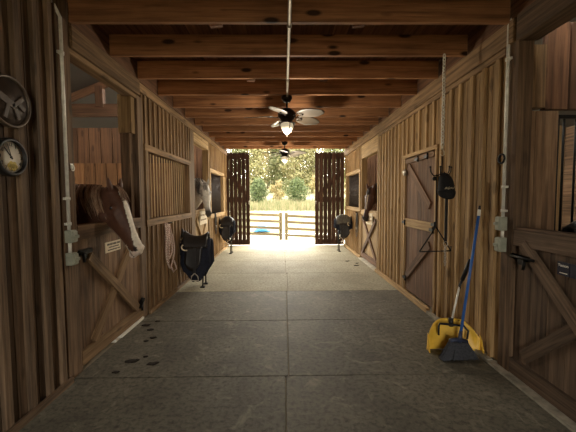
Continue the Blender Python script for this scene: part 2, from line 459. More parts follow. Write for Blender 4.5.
# ------------------------------------------------------------------ stalls behind the walls
def boards_y(mb, x0, x1, y, z0, z1, step=.17, th=.035):       # board wall facing along the aisle
    n = max(1, round((x1 - x0) / step)); st = (x1 - x0) / n
    mb.box((x0, y + th + .001, z0), (x1, y + th + .012, z1), 0.0)
    for i in range(n): mb.box((x0 + st * i + .009, y, z0), (x0 + st * (i + 1) - .009, y + th, z1))
def boards_x(mb, x, y0, y1, z0, z1, step=.17, th=.035, flat=False):
    if flat:
        n = max(1, round((z1 - z0) / step)); st = (z1 - z0) / n
        for i in range(n): mb.box((x, y0, z0 + st * i ), (x + th, y1, z0 + st * (i + 1) ))
    else:
        n = max(1, round((y1 - y0) / step)); st = (y1 - y0) / n
        for i in range(n): mb.box((x, y0 + st * i , z0), (x + th, y0 + st * (i + 1) , z1))
# clock side: partition behind the chestnut horse, orange below and dark above
mb = MB(); boards_y(mb, -5.4, XL - .16, 6.17, 0, 2.14, .2); struct(mb, 'wall_partition', 'stall', 'orange board partition behind the chestnut horse', 'wall')
mb = MB(); boards_y(mb, -5.4, XL - .16, 6.18, 2.142, 2.80, .22); struct(mb, 'wall_partition_upper', 'stall_dark')
mb = MB(); boards_y(mb, -5.4, XL - .055, 2.62, 0, 2.8); struct(mb, 'wall_partition_front', 'stall_dark')
mb = MB(); boards_y(mb, -5.5, XL - .06, 9.96, 0, 3.2); struct(mb, 'wall_end_left', 'stall_dark')
mb = MB()
for a, b in ((-3.0, 3.9), (4.7, 7.4), (8.7, 9.96)): boards_x(mb, -5.45, a, b, 0, 2.75)
for a, b in ((3.9, 4.7), (7.4, 8.7)): boards_x(mb, -5.45, a, b, 0, 1.6); boards_x(mb, -5.45, a, b, 2.0, 2.75)  # unseen openings added to let daylight into the stalls
struct(mb, 'wall_outer_left', 'stall')
# broom side: tack room and stalls
mb = MB(); boards_y(mb, 2.29, 5.6, 2.70, 0, 1.13, .2)
boards_y(mb, 2.16, 5.6, 2.70, 2.195, 2.9, .2); struct(mb, 'wall_partition_right', 'stall_dark', 'dark upright boards above the open grille behind the gate with dark blue signs', 'wall')
mb = MB(); mb.box((1.905, 2.69, .0), (2.083, 2.735, 2.18)); mb.box((2.087, 2.69, 0), (2.275, 2.735, 2.18)); struct(mb, 'wall_partition_boards', 'gate', 'two wide pale brown upright boards beside the grille', 'wall')
mb = MB(); mb.box((1.965, 2.66, 2.20), (2.135, 2.735, 2.70)); struct(mb, 'trim_short_post', 'trim', 'short post piece above the two wide boards', 'post')
mb = MB(); boards_y(mb, XR + .06, 5.6, 6.43, 0, 2.9); struct(mb, 'wall_partition_tack', 'wall_r')
mb = MB(); boards_y(mb, XR + .06, 5.6, 9.96, 0, 3.2); struct(mb, 'wall_end_right', 'stall_dark')
mb = MB()
for a, b in ((-3.0, 7.4), (8.7, 9.96)): boards_x(mb, 5.6, a, b, 0, 3.0, .3, flat=True)
for a, b in ((7.4, 8.7),): boards_x(mb, 5.6, a, b, 0, 1.4, .3, flat=True); boards_x(mb, 5.6, a, b, 1.95, 3.0, .3, flat=True)  # unseen opening added to bring daylight into the bay horse stall
struct(mb, 'wall_outer_right', 'gate')
t = thing('stall_grille', (2.6, 2.72, 1.13), 'black barred grille in the partition behind the gate with dark blue signs', 'grille')
mb = MB(); mb.box((2.285, 2.70, 1.131), (3.9, 2.73, 1.16)); mb.box((2.285, 2.70, 2.12), (3.9, 2.73, 2.15)); mb.box((2.276, 2.70, 1.16), (2.296, 2.73, 2.12)); mb.build('grille_frame', 'black', t)
mb = MB()
for i in range(15): mb.tube([(2.345 + i * .102, 2.715, 1.15), (2.345 + i * .102, 2.715, 2.13)], .009, 8)
mb.build('bars', 'black', t)
# roofs of the stalls (white metal underside) and their trusses
for s, nm in ((-1, 'roof_left'), (1, 'roof_right')):
    mb = MB(); X = XL if s < 0 else XR
    xa, za, xb, zb = X + s * .0, 4.35, X + s * 3.95, 2.75
    mb.beam((0.5 * (xa + xb), -3.0, .5 * (za + zb)), (.5 * (xa + xb), 10.1, .5 * (za + zb)), math.hypot(xb - xa, zb - za), .02, side=(xb - xa, 0, zb - za))
    struct(mb, nm, 'roof')
tr = 0
for Yt in (6.23, 2.66):
    for s in (-1, 1):
        if s > 0 and Yt > 5: continue
        X = XL if s < 0 else XR; mb = MB(); sg = s
        mb.box((min(X + sg * .05, X + sg * 3.7), Yt, 3.02), (max(X + sg * .05, X + sg * 3.7), Yt + .06, 3.26))
        for q in (.75, 1.7): mb.box((X + sg * q - .07, Yt - .03, 3.2), (X + sg * q + .07, Yt + .07, 4.3 - q * .42))
        mb.beam((X + sg * .1, Yt, 3.95), (X + sg * .9, Yt, 3.25), .11, .05); mb.beam((X + sg * .75, Yt, 3.25), (X + sg * 1.7, Yt, 3.75), .11, .05)
        mb.beam((X + sg * .0, Yt, 4.28), (X + sg * 3.9, Yt, 2.70), .16, .05)
        struct(mb, 'beam_truss', 'stall_dark')
# end gable boards leave a slot of daylight
# near end wall behind the camera; its unseen opening is added for fill daylight
mb = MB(); boards_y(mb, XL - 3.7, -.7, -3.05, 0, 4.4); boards_y(mb, .7, XR + 3.7, -3.05, 0, 4.4); boards_y(mb, -.7, .7, -3.05, 2.4, 4.4); struct(mb, 'wall_front', 'stall_dark')

# ------------------------------------------------------------------ ceiling
mb = MB()
n = 26
for i in range(n):
    a = XL + (XR - XL) * i / n; b = XL + (XR - XL) * (i + 1) / n
    mb.box((a + .001, -3.0, 3.085), (b - .001, 9.7, 3.11))
mb.box((XL, -3.0, 3.1105), (XR, 10.0, 3.14), .3)  # unseen sheet added to stop sunlight leaking between the planks
struct(mb, 'ceiling', 'deck', 'dark plank ceiling above the joists', 'ceiling')
jw = {0: 'first one in view, across the top', 1: 'second one in view, behind two cleats', 2: 'third one in view', 3: 'just before the first fan', 4: 'just behind the first fan', 5: 'second one behind the first fan', 6: 'third one behind the first fan', 7: 'fourth one behind the first fan', 8: 'fifth one behind the first fan', 9: 'just before the second fan', 10: 'second one from the barn doors', 11: 'last one before the barn doors'}
for k in range(-2, 12):
    y = 2.677 + .6085 * k
    mb = MB(); mb.box((XL + .047, y, ZJ), (XR - .052, y + .040, 3.083))
    o = mb.build('ceiling_joist', 'joist', bevel=.002)
    tag(o, 'knotty red-brown pine ceiling joist, ' + jw[k] if k >= 0 else 'red-brown pine ceiling joist overhead, %d before the first one in view' % -k, 'joist', 'ceiling joists across the aisle')
for x, lb in ((-.60, 'wooden cleat above the second joist, on the clock side of the pipe'), (.66, 'wooden cleat above the second joist, on the chain side of the pipe')):
    mb = MB(); mb.beam((x, 2.95, 3.083), (x + .01, 2.95, 2.985), .11, .05, (1, 0, 0)); tag(mb.build('wooden_cleat', 'deck', bevel=.003), lb, 'cleat', 'cleats under the ceiling')
for x in (-.42, .52):
    mb = MB(); mb.box((x - .05, 4.24, 2.98), (x + .05, 4.30, 3.083)); tag(mb.build('wooden_cleat', 'deck', bevel=.003), 'small dark cleat under the planks before the first fan, %s' % ('clock side' if x < 0 else 'chain side'), 'cleat', 'cleats under the ceiling')
# dark boxes added to stand in for the shaded gap above the walls
mb = MB(); mb.box((XL - .08, 2.72, 2.87), (XL + .04, 9.9, 3.11)); struct(mb, 'gap_shade_left', 'stall_dark')
mb = MB(); mb.box((XR - .035, -3, 2.897), (XR + .08, 9.9, 3.11)); struct(mb, 'gap_shade_right', 'stall_dark')

# ------------------------------------------------------------------ stall gates
def gate(side, y0, y1, zt, zb, mat, brace_mat, label, braces, rail_h=.10, sign=None, black=True):
    X = XL if side < 0 else XR; s = -side
    t = thing('stall_gate', (X, (y0 + y1) / 2, zb), label, 'gate', 'half-height stall gates')
    mb = MB(); n = max(3, round((y1 - y0) / .17)); st = (y1 - y0) / n
    lo, hi = sorted((X - s * .035, X - s * .008))
    for i in range(n): mb.box((lo, y0 + st * i + .002, zb), (hi, y0 + st * (i + 1) - .002, zt - .02))
    mb.build('plank_panel', mat, t)
    a, b = sorted((X - s * .008, X + s * .022))
    mb = MB(); mb.box((a, y0, zt - rail_h), (b, y1, zt)); mb.box((min(X - s * .08, X + s * .0), y0, zt + .0005), (max(X - s * .08, X + s * .026), y1, zt + .02)); mb.build('top_rail', mat, t)
    mb = MB(); mb.box((a, y0, zb), (b, y1, zb + .125)); mb.build('bottom_rail', brace_mat, t)
    for ib, ((ya, za), (yb, zb_)) in enumerate(braces):
        mb = MB(); x = X + s * (.016 if ib == 0 else .006)
        mb.beam((x, ya, za), (x, yb, zb_), .09, .028, side=V((0, -(zb_ - za), yb - ya))); mb.build('brace', brace_mat, t)
    return t
g1 = gate(-1, 2.722, 3.915, 1.225, .04, 'gate', 'trim', 'worn brown plank stall gate with an X brace under the chestnut horse', [((2.88, .97), (3.78, .18)), ((3.66, .91), (2.92, .17))])
def latch(t, y, z, side, ln=.17):
    X = XL if side < 0 else XR; s = -side; x = X + s * .03
    mb = MB(); mb.box((min(x, x - s * .02), y - ln / 2, z - .012), (max(x, x + s * .012), y + ln / 2, z + .03)); mb.tube([(x + s * .012, y - ln * .75, z + .012), (x + s * .012, y + ln * .45, z + .012)], .011, 8)
    mb.tube([(x + s * .014, y - ln * .3, z), (x + s * .02, y - ln * .32, z - .04), (x + s * .014, y - ln * .25, z - .075)], .012, 8)
    mb.box((x - .006, y - ln * .2, z - .045), (x + .006, y + ln * .1, z))
    mb.build('latch', 'black', t)
latch(g1, 2.80, 1.01, -1)
mb = MB(); mb.beam((XL + .028, 3.80, .17), (XL + .028, 3.90, .26), .05, .015, (1, 0, 0)); mb.tube([(XL + .03, 3.87, .12), (XL + .03, 3.87, .28)], .012, 8); mb.build('hinge', 'black', g1)
g2 = gate(-1, 6.34, 7.49, 1.215, .06, 'pale', 'pale', 'pale wooden stall gate with an X brace under the grey horse', [((6.42, 1.05), (7.40, .16)), ((7.40, 1.05), (6.42, .16))])
mb = MB(); mb.box((XL + .022, 7.34, .2), (XL + .04, 7.46, .25)); mb.build('hinge', 'black', g2)
g3 = gate(1, 6.49, 7.79, 1.17, .05, 'pale', 'tack_door', 'pale wooden stall gate with a dark X brace under the bay horse', [((6.57, 1.0), (7.70, .16)), ((7.70, 1.0), (6.57, .16))])
g4 = gate(1, 1.465, 2.595, 1.205, .02, 'gate_r', 'gate_r', 'dark plank stall gate carrying the dark blue signs', [((2.49, 1.10), (1.86, .52)), ((2.46, .21), (1.60, 1.0)), ], .125)
latch(g4, 2.50, .985, 1, .2)

def placard(name, side, y0, y1, z0, z1, mat, label, proud=.024):
    X = XL if side < 0 else XR; s = -side
    mb = MB(); a, b = sorted((X + s * proud, X + s * (proud + .006))); mb.box((a, y0, z0), (b, y1, z1))
    t = thing(name, (X + s * proud, (y0 + y1) / 2, z0), label, 'sign'); mb.build('board', mat, t)
    return t, X + s * (proud + .0064)
s1, sx = placard('stall_sign', -1, 3.175, 3.465, .935, 1.04, 'cream', 'small cream sign with three lines of dark lettering below the chestnut horse', -.008)
text_mesh('lettering', 'HORSE XING', .034, 'ink', (sx, 3.33, 1.013), (0, 1, 0), (0, 0, 1), s1) if False else None
def scrawl(t, x, y0, y1, z, h, side, mat='ink', seed=1):
    """lettering too small to read in the photograph: short uneven strokes"""
    q = random.Random(seed); mb = MB(); y = y0
    while y < y1:
        w = q.uniform(.5, 1.0) * h
        mb.box((x - .0006, y, z - h * q.uniform(.4, .5)), (x + .0006, min(y1, y + w * .75), z + h * q.uniform(.35, .5)))
        y += w * (1.0 if q.random() < .82 else 1.3)
    mb.build('lettering', mat, t)
scrawl(s1, sx, 3.205, 3.455, 1.015, .022, -1, seed=4)
scrawl(s1, sx, 3.235, 3.43, .985, .012, -1, seed=5)
scrawl(s1, sx, 3.215, 3.45, .958, .012, -1, seed=6)
s2, sx = placard('stall_sign', -1, 6.62, 7.22, .92, 1.20, 'cream', 'cream sign with faint marks on the gate under the grey horse muzzle')
scrawl(s2, sx, 6.68, 7.16, 1.12, .045, -1, 'trim', 8); scrawl(s2, sx, 6.68, 7.16, 1.02, .035, -1, 'trim', 9)
s3, sx = placard('stall_sign', 1, 6.78, 7.30, .88, 1.13, 'cream', 'cream sign with faint marks on the gate under the bay horse muzzle')
scrawl(s3, sx, 6.84, 7.24, 1.05, .04, 1, 'trim', 10); scrawl(s3, sx, 6.84, 7.24, .97, .03, 1, 'trim', 11)
s4, sx = placard('name_sign', 1, 2.062, 2.155, .945, 1.035, 'navy', 'small dark blue name sign with white lettering beside the gate brace')
text_mesh('lettering', 'Tucson', .027, 'white', (sx - .001, 2.108, 1.012), (0, -1, 0), (0, 0, 1), s4)
scrawl(s4, sx - .001, 2.075, 2.135, .962, .006, 1, 'white', 12)
s5, sx = placard('name_sign', 1, 1.95, 2.057, .945, 1.035, 'navy', 'plain dark blue sign with no lettering beside the small name sign')

# ------------------------------------------------------------------ tack room door
t = thing('door_1', (XR, 4.485, .03), 'narrow red-brown plank door in the broom wall with a pale middle board', 'door', None, 'structure')
mb = MB()
n = 7; st = .98 / n
for i in range(n): mb.box((XR - .002, 3.990 + st * i + .002, .06), (XR + .03, 3.990 + st * (i + 1) - .002, 2.05))
mb.build('plank_panel', 'tack_door', t)
mb = MB(); mb.box((XR - .03, 3.945, .0), (XR + .04, 3.985, 2.10)); mb.box((XR - .03, 4.975, .0), (XR + .04, 5.025, 2.10)); mb.box((XR - .04, 3.925, 2.06), (XR + .04, 5.055, 2.11)); mb.build('door_frame', 'wall_r', t)
xb = XR - .014
for a, b, m in (((4.855, 1.93), (4.125, 1.36), 'tack_door'), ((4.125, .86), (4.905, .27), 'tack_door')):
    mb = MB(); mb.beam((xb, *a), (xb, *b), .11, .024, side=V((0, -(b[1] - a[1]), b[0] - a[0]))); mb.build('brace', m, t)
mb = MB(); mb.box((XR - .028, 4.005, 1.03), (XR - .0025, 4.955, 1.15)); o = mb.build('middle_board', 'pale', t); o['label'] = 'pale newer board across the door'
mb = MB(); mb.box((XR - .03, 4.025, 1.98), (XR - .0025, 4.945, 2.045)); mb.build('top_board', 'gate', t)
for y, z in ((4.985, 1.09), (4.035, 1.06), (3.985, 1.13), (4.925, .24), (4.225, 2.0), (4.525, 2.0)):
    mb = MB(); mb.box((XR - .045, y - .05, z - .018), (XR - .029, y + .05, z + .018)); mb.tube([(XR - .04, y - .05, z - .04), (XR - .04, y - .05, z + .04)], .012, 8); mb.build('hinge', 'black', t)
mb = MB(); mb.lathe([(0, 0), (.05, 0), (.05, .02), (.03, .035), (0, .035)], (XR - .03, 4.945, 1.85), (-1, 0, 0)); mb.build('door_knob', 'steel', t)

# ------------------------------------------------------------------ barn doors at the end
def barn_door(n_, x0, x1, label, flip, nb):
    t = thing('door_%d' % n_, ((x0 + x1) / 2, 9.99, 0), label, 'door', None, 'structure')
    mb = MB(); st = (x1 - x0) / nb; gap = .009
    for i in range(nb): mb.box((x0 + st * i + gap / 2, 9.98, .02), (x0 + st * (i + 1) - gap / 2, 10.005, 2.86))
    mb.build('slats', 'barn_door', t)
    for z in (.10, 1.42, 2.74): 
        mb = MB(); mb.box((x0 + .01, 10.006, z - .08), (x1 - .01, 10.035, z + .08)); mb.build('rail', 'barn_door', t)
    for za, zb in ((.15, 1.37), (1.47, 2.69)):
        xa, xb = (x0 + .03, x1 - .03) if flip else (x1 - .03, x0 + .03)
        if zb < 2: continue
        mb = MB(); mb.beam((xa, 10.02, za), (xb, 10.02, za + .85), .13, .028, side=(0, 0, 1)); mb.build('brace', 'barn_door', t)
    x = x1 - .03 if x0 < 0 else x0 + .03
    mb = MB(); mb.tube([(x, 9.965, 1.28), (x, 9.95, 1.3), (x, 9.95, 1.36), (x, 9.965, 1.38)], .012, 6); mb.build('door_handle', 'steel', t)
barn_door(2, -1.80, -1.055, 'dark slatted barn door leaf on the grey horse side', False, 6)
barn_door(3, .95, 1.86, 'dark slatted barn door leaf on the bay horse side', True, 7)
mb = MB(); mb.box((-1.9, 9.96, 3.0), (2.0, 10.06, 3.3)); struct(mb, 'beam_end', 'deck')
mb = MB(); boards_y(mb, -5.6, 5.7, 10.07, 3.05, 3.35, .3); struct(mb, 'wall_gable', 'stall_dark')

# ------------------------------------------------------------------ conduits
def conduit(side, y, ztop, boxes, label):
    X = XL if side < 0 else XR; s = -side; x = X + s * .042
    t = thing('conduit_pipe', (x, y, boxes[-1][0]), label, 'conduit')
    mb = MB(); mb.tube([(x - s * .06, y - .05, ztop + .12), (x - s * .03, y - .02, ztop + .05), (x, y, ztop - .03), (x, y, boxes[0][1])], .0125, 10); mb.tube([(x, y, boxes[0][0]), (x, y, boxes[1][1])], .0125, 10); mb.build('pipe', 'galv', t)
    for z in (ztop - .3, boxes[0][1] + .25, boxes[0][1] + .05):
        mb = MB(); mb.tube([(x, y, z - .012), (x, y, z + .012)], .018, 10); mb.box((min(x, X + s * .024), y - .03, z - .01), (max(x, X + s * .024), y + .03, z + .01)); mb.build('strap', 'galv', t)
    for z0, z1 in boxes:
        mb = MB(); mb.box((min(X + s * .0235, X + s * .085), y - .032, z0), (max(X + s * .0235, X + s * .08), y + .032, z1)); b = mb.build('junction_box', 'box', t, bevel=.004)
        mb = MB(); xx = X + s * .0805
        mb.box((min(xx, xx + s * .012), y - .026, z0 + .008), (max(xx, xx + s * .012), y + .026, z1 - .008)); mb.box((min(xx, xx + s * .035), y - .012, (z0 + z1) / 2 - .012), (max(xx, xx + s * .035), y + .012, (z0 + z1) / 2 + .012)); mb.build('cover', 'box', b, bevel=.003)
    return t
conduit(-1, 2.585, 2.90, [(1.125, 1.225), (.945, 1.045)], 'galvanised conduit with two grey boxes on the post beside the clock wall')
t = conduit(1, 2.70, 2.90, [(1.19, 1.305), (1.01, 1.13)], 'galvanised conduit with two grey boxes on the post beside the broom wall')
mb = MB(); mb.tube([(XR - .066, 2.705 + .036 * math.cos(a), 1.79 + .036 * math.sin(a)) for a in [2 * math.pi * i / 20 for i in range(20)]], .009, 8, closed=True)
tag(mb.build('metal_ring', 'black'), 'dark metal ring hanging at the conduit above its boxes', 'ring')
mb = MB(); mb.box((XL + .0225, 2.66, 1.72), (XL + .028, 2.69, 1.76)); mb.tube([(XL + .034, 2.675 + .018 * math.cos(a), 1.725 + .022 * math.sin(a)) for a in [2 * math.pi * i / 14 for i in range(14)]], .0045, 6, closed=True)
tag(mb.build('tie_ring', 'galv'), 'small steel tie ring on the post beside the chestnut horse stall', 'ring')
mb = MB(); mb.tube([(.05, -2.5, 2.866), (.05, 4.56, 2.866)], .0145, 10); t = thing('ceiling_conduit', (.05, 1.0, 2.866), 'grey pipe along the underside of the joists to the first fan', 'conduit'); mb.build('pipe', 'steel', t)
for y in (2.70, 3.91):
    mb = MB(); mb.tube([(.05, y - .012, 2.866), (.05, y + .012, 2.866)], .021, 10); mb.build('strap', 'steel', t)

# ------------------------------------------------------------------ ceiling fans
def make_fan(loc, label, rot):
    t = thing('ceiling_fan', (0, 0, 0), label, 'fan', 'ceiling fans over the aisle'); z0 = ZJ
    mb = MB(); mb.lathe([(0, z0), (.075, z0), (.075, z0 - .035), (.05, z0 - .075), (.02, z0 - .085), (0, z0 - .085)], (0, 0, 0)); mb.build('canopy', 'bronze', t)
    mb = MB(); mb.tube([(0, 0, z0 - .07), (0, 0, z0 - .20)], .014, 10); mb.build('downrod', 'bronze', t)
    mb = MB(); mb.lathe([(0, -.17), (.06, -.17), (.10, -.20), (.125, -.235), (.125, -.285), (.09, -.315), (.075, -.345), (.085, -.36), (.11, -.365), (.11, -.375), (0, -.375)], (0, 0, z0)); mb.build('motor', 'bronze', t)
    mb = MB(); mb.lathe([(.001, -.372), (.082, -.376), (.092, -.40), (.085, -.44), (.06, -.485), (.025, -.515), (.001, -.52)], (0, 0, z0)); mb.build('lamp_bowl', 'bowl', t)
    mb = MB()
    for k in range(4):
        a = k * math.pi / 2 + .4; c, s_ = math.cos(a), math.sin(a)
        mb.tube([(c * .108, s_ * .108, z0 - .36), (c * .105, s_ * .105, z0 - .40), (c * .09, s_ * .09, z0 - .45), (c * .05, s_ * .05, z0 - .50), (0, 0, z0 - .525)], .005, 6)
    mb.tube([(.116 * math.cos(a), .116 * math.sin(a), z0 - .372) for a in [2 * math.pi * i / 24 for i in range(24)]], .008, 6, closed=True)
    mb.lathe([(0, -.52), (.018, -.52), (.014, -.54), (0, -.55)], (0, 0, z0), seg=10); mb.build('lamp_cage', 'bronze', t)
    for k in range(5):
        a = math.radians(rot + 72 * k); c, s_ = math.cos(a), math.sin(a)
        mb = MB(); zz = z0 - .275
        grid = []; N = 12
        for i in range(N + 1):
            u = i / N; r = .19 + .40 * u
            w = .115 * (math.sin(math.pi * (.12 + .80 * u)) ** .8) * (1.0 if u < .97 else .6)
            row = []
            for j in range(-3, 4):
                q = j / 3; x = r; y = w * q; z = zz - y * .24 - .02 * u + .004 * (1 - abs(q))
                row.append(V((x * c - y * s_, x * s_ + y * c, z)))
            grid.append(row)
        b = mb.sheet(grid).build('blade', 'blade', t, solid=.006)
        mb = MB()
        for q in (-1, 1):
            mb.tube([V((x * c - y * s_, x * s_ + y * c, zz - y * .24 - .012)) for x, y in ((.10, 0), (.14, .03 * q), (.20, .038 * q), (.25, .015 * q), (.27, 0))], .006, 6)
        mb.build('blade_arm', 'bronze', b)
    t.location = loc
    return t
LAMPS = []
f1 = make_fan((.045, 4.58, 0), 'five-bladed ceiling fan with a lamp bowl at the end of the ceiling pipe', -36)
f2 = copy_tree(f1); f2.location = (.02, 8.25, .0); f2['label'] = 'ceiling fan with a lamp hanging small before the trees in the open doorway'; f2.rotation_euler.z = math.radians(14)

# ------------------------------------------------------------------ clock and plaque
def round_on_wall(prof, y, z, x0, seg=40):
    return MB().lathe(prof, (x0, y, z), (1, 0, 0), seg)
cy, cz, cr = 2.05, 1.735, .119; x0 = XL + .033
t = thing('wall_clock', (x0, cy, cz - cr), 'round black-rimmed wall clock with a pale face, below the dark round plaque', 'clock')
round_on_wall([(0, 0), (cr, 0), (cr, .03), (cr - .012, .042), (cr - .022, .036), (cr - .024, .02), (0, .02)], cy, cz, x0).build('rim', 'blackp', t)
round_on_wall([(0, .0), (cr - .023, .0), (cr - .023, .0015), (0, .0015)], cy, cz, x0 + .0205).build('clock_face', 'clock_face', t)
fx = x0 + .0235
for i in range(12):
    a = math.radians(30 * (i + 1)); rr = .078
    text_mesh('numeral', str(i + 1), .032, 'ink', (fx, cy + rr * math.sin(a), cz + rr * math.cos(a)), (0, 1, 0), (0, 0, 1), t)
mb = MB()
for q in range(7):
    mb.lathe([(0, 0), (.016 if q else .022, 0), (.013, .001), (0, .001)], (fx - .0006, cy + .012 + (.025 * math.cos(q) if q else 0), cz - .055 + (.016 * math.sin(q) if q else 0)), (1, 0, 0), 12)
mb.build('printed_flower', 'clock_yellow', t)
for ang, L, w, nm in ((328, .052, .009, 'hour_hand'), (342, .085, .006, 'minute_hand')):
    a = math.radians(ang); d = V((0, math.sin(a), math.cos(a))); mb = MB(); c = V((fx + .003, cy, cz))
    if nm == 'hour_hand': d = V((0, math.sin(math.radians(318)), math.cos(math.radians(318)))); L = .075
    mb.beam(c - d * .015, c + d * L, w, .001, side=V((1, 0, 0)).cross(d)); mb.build(nm, 'ink', t)
round_on_wall([(0, 0), (.008, 0), (.006, .006), (0, .006)], cy, cz, fx, 12).build('hub', 'ink', t)
py_, pz, pr = 2.075, 2.082, .160
t = thing('round_plaque', (x0, py_, pz - pr), 'dark round embossed wall plaque hanging above the clock', 'plaque')
round_on_wall([(0, 0), (pr - .014, 0), (pr - .014, .012), (0, .018)], py_, pz, x0).build('disc', 'plaque', t)
round_on_wall([(pr - .016, 0), (pr, 0), (pr, .022), (pr - .008, .028), (pr - .018, .02), (pr - .016, 0)], py_, pz, x0).build('rim', 'plaque2', t)
mb = MB()
for a, b, w in (((-.10, .03), (.03, -.02), .05), ((.01, -.03), (.10, .05), .03), ((-.02, -.02), (-.05, -.11), .03), ((.03, -.03), (.06, -.10), .03), ((.06, .0), (.11, -.03), .035)):
    mb.beam((x0 + .017, py_ + a[0], pz + a[1]), (x0 + .017, py_ + b[0], pz + b[1]), w, .012, side=V((0, -(b[1] - a[1]), b[0] - a[0])))
mb.build('relief', 'plaque', t, bevel=.005)

# ------------------------------------------------------------------ chain, tack hook, cap, strap, triangle
hx, hy = 1.598, 3.25
t = thing('hanging_chain', (hx, hy, 2.0), 'steel chain hanging from a joist in front of the broom wall', 'chain')
def link(c, ang, L=.044, w=.028, r=.0036):
    pts = []
    for i in range(12):
        a = 2 * math.pi * i / 12; px = w / 2 * math.cos(a); pz_ = L / 2 * math.sin(a)
        pts.append(V((px * math.cos(ang), px * math.sin(ang), pz_)) + V(c))
    return pts
mb = MB(); z = ZJ; i = 0; n = 0
while z > 1.99:
    mb.tube(link((hx, hy + .02, z - .014), (i % 2) * math.pi / 2 + .4), .0055, 6, closed=True); z -= .032; i += 1
mb.build('links', 'galv', t)
mb = MB(); mb.tube([(hx, hy + .02, 1.995), (hx, hy + .02, 1.95)], .014, 8); mb.tube([(hx, hy + .02, 1.955), (hx + .018, hy + .02, 1.93), (hx + .018, hy + .02, 1.90), (hx, hy + .02, 1.885), (hx - .016, hy + .02, 1.90)], .005, 8); mb.build('snap_hook', 'pale_leather', t)
t = thing('tack_hook', (hx, hy, 1.70), 'black four-armed tack hook at the lower end of the chain', 'hook')
mb = MB(); mb.tube([(hx, hy + .02, 1.885), (hx, hy + .02, 1.72)], .006, 8); mb.build('shank', 'black', t)
for dx, dy in ((-.115, .0), (-.04, -.05), (.045, -.05), (.10, .02)):
    mb = MB(); b = V((hx, hy + .02, 1.72)); e = V((dx, dy, 0))
    mb.tube([b, b + e * .35 + V((0, 0, -.03)), b + e * .75 + V((0, 0, -.028)), b + e + V((0, 0, .01)), b + e * 1.05 + V((0, 0, .05))], .006, 8)
    mb.blob(b + e * 1.05 + V((0, 0, .055)), .010, 8); mb.build('prong', 'black', t)
mb = MB(); mb.blob((hx - .075, hy + .02, 1.66), .022, 10); tag(mb.build('black_knob', 'black'), 'small black ball tie hanging from one arm of the tack hook', 'knob')
# cap: crown hangs with its bill pointing down
t = thing('baseball_cap', (hx + .035, hy - .03, 1.42), 'black baseball cap with grey stitching hanging from the tack hook', 'cap')
cx, cyy = hx + .012, hy - .035
mb = MB(); rings = []
for i, (z, wx, wy, oy, ox) in enumerate(((1.715, .012, .012, .03, 0), (1.70, .042, .033, .025, 0), (1.67, .060, .052, .015, .0), (1.63, .070, .064, .005, .004), (1.575, .078, .074, 0, .006), (1.53, .081, .078, 0, .006), (1.515, .080, .076, 0, .006), (1.52, .066, .062, 0, .006))):
    rings.append([V((cx + ox + wx * math.cos(a), cyy + oy + wy * math.sin(a), z)) for a in [2 * math.pi * k / 24 for k in range(24)]])
mb.loft(rings); mb.build('crown', 'cap', t)
mb = MB(); grid = []
for i in range(6):
    u = i / 5; row = []
    for j in range(-6, 7):
        q = j / 6; ang = q * 1.45
        w = .083 * (1 + .14 * math.sin(u * math.pi * .8))
        row.append(V((cx + .005 - .012 * u + w * math.sin(ang) * (1 - .18 * u * u), cyy - .055 * math.cos(ang) - .028 * u * (1 - q * q * .6) - .01, 1.535 - .085 * u * (1 - .50 * q * q))))
    grid.append(row)
mb.sheet(grid).build('bill', 'cap', t, solid=.005)
mb = MB(); q = random.Random(3)
for i in range(9):
    x = cx - .045 + i * .0105
    mb.beam((x, cyy - .0785, 1.552 + q.uniform(-.006, .006)), (x + .012, cyy - .0785, 1.565 + q.uniform(-.008, .012)), .006, .006, (0, 0, 1))
mb.build('stitched_mark', 'capmark', t)
mb = MB(); mb.blob((cx, cyy + .03, 1.718), .008, 8); mb.build('button', 'cap', t)
t = thing('leather_strap', (hx + .04, hy + .02, .8), 'dark leather strap with a metal snap hanging below the cap', 'strap')
mb = MB(); mb.box((hx + .032, hy + .005, 1.01), (hx + .062, hy + .012, 1.69)); mb.build('strap', 'saddle', t)
mb = MB(); mb.tube(link((hx + .047, hy + .008, .995), 0, .05, .04), .005, 6, closed=True)
mb.tube([(hx + .047, hy + .008, .975), (hx + .045, hy + .008, .92)], .010, 8)
z = .915
for i in range(6): mb.tube(link((hx + .044, hy + .008, z), (i % 2) * 1.57, .034, .02), .004, 6, closed=True); z -= .026
mb.build('snap', 'steel', t)
mb = MB(); a = V((hx - .05, hy + .02, 1.17)); b = V((hx - .215, hy + .02, .915)); c = V((hx + .11, hy + .02, .922))
mb.tube([(hx - .055, hy + .02, 1.70), (hx - .052, hy + .02, 1.4), a, b], .0065, 8); mb.tube([a, c], .0065, 8); mb.tube([b, c, c + V((0, 0, .05))], .0065, 8)
tag(mb.build('wire_triangle', 'black'), 'black iron rod triangle hanging below the tack hook', 'triangle')

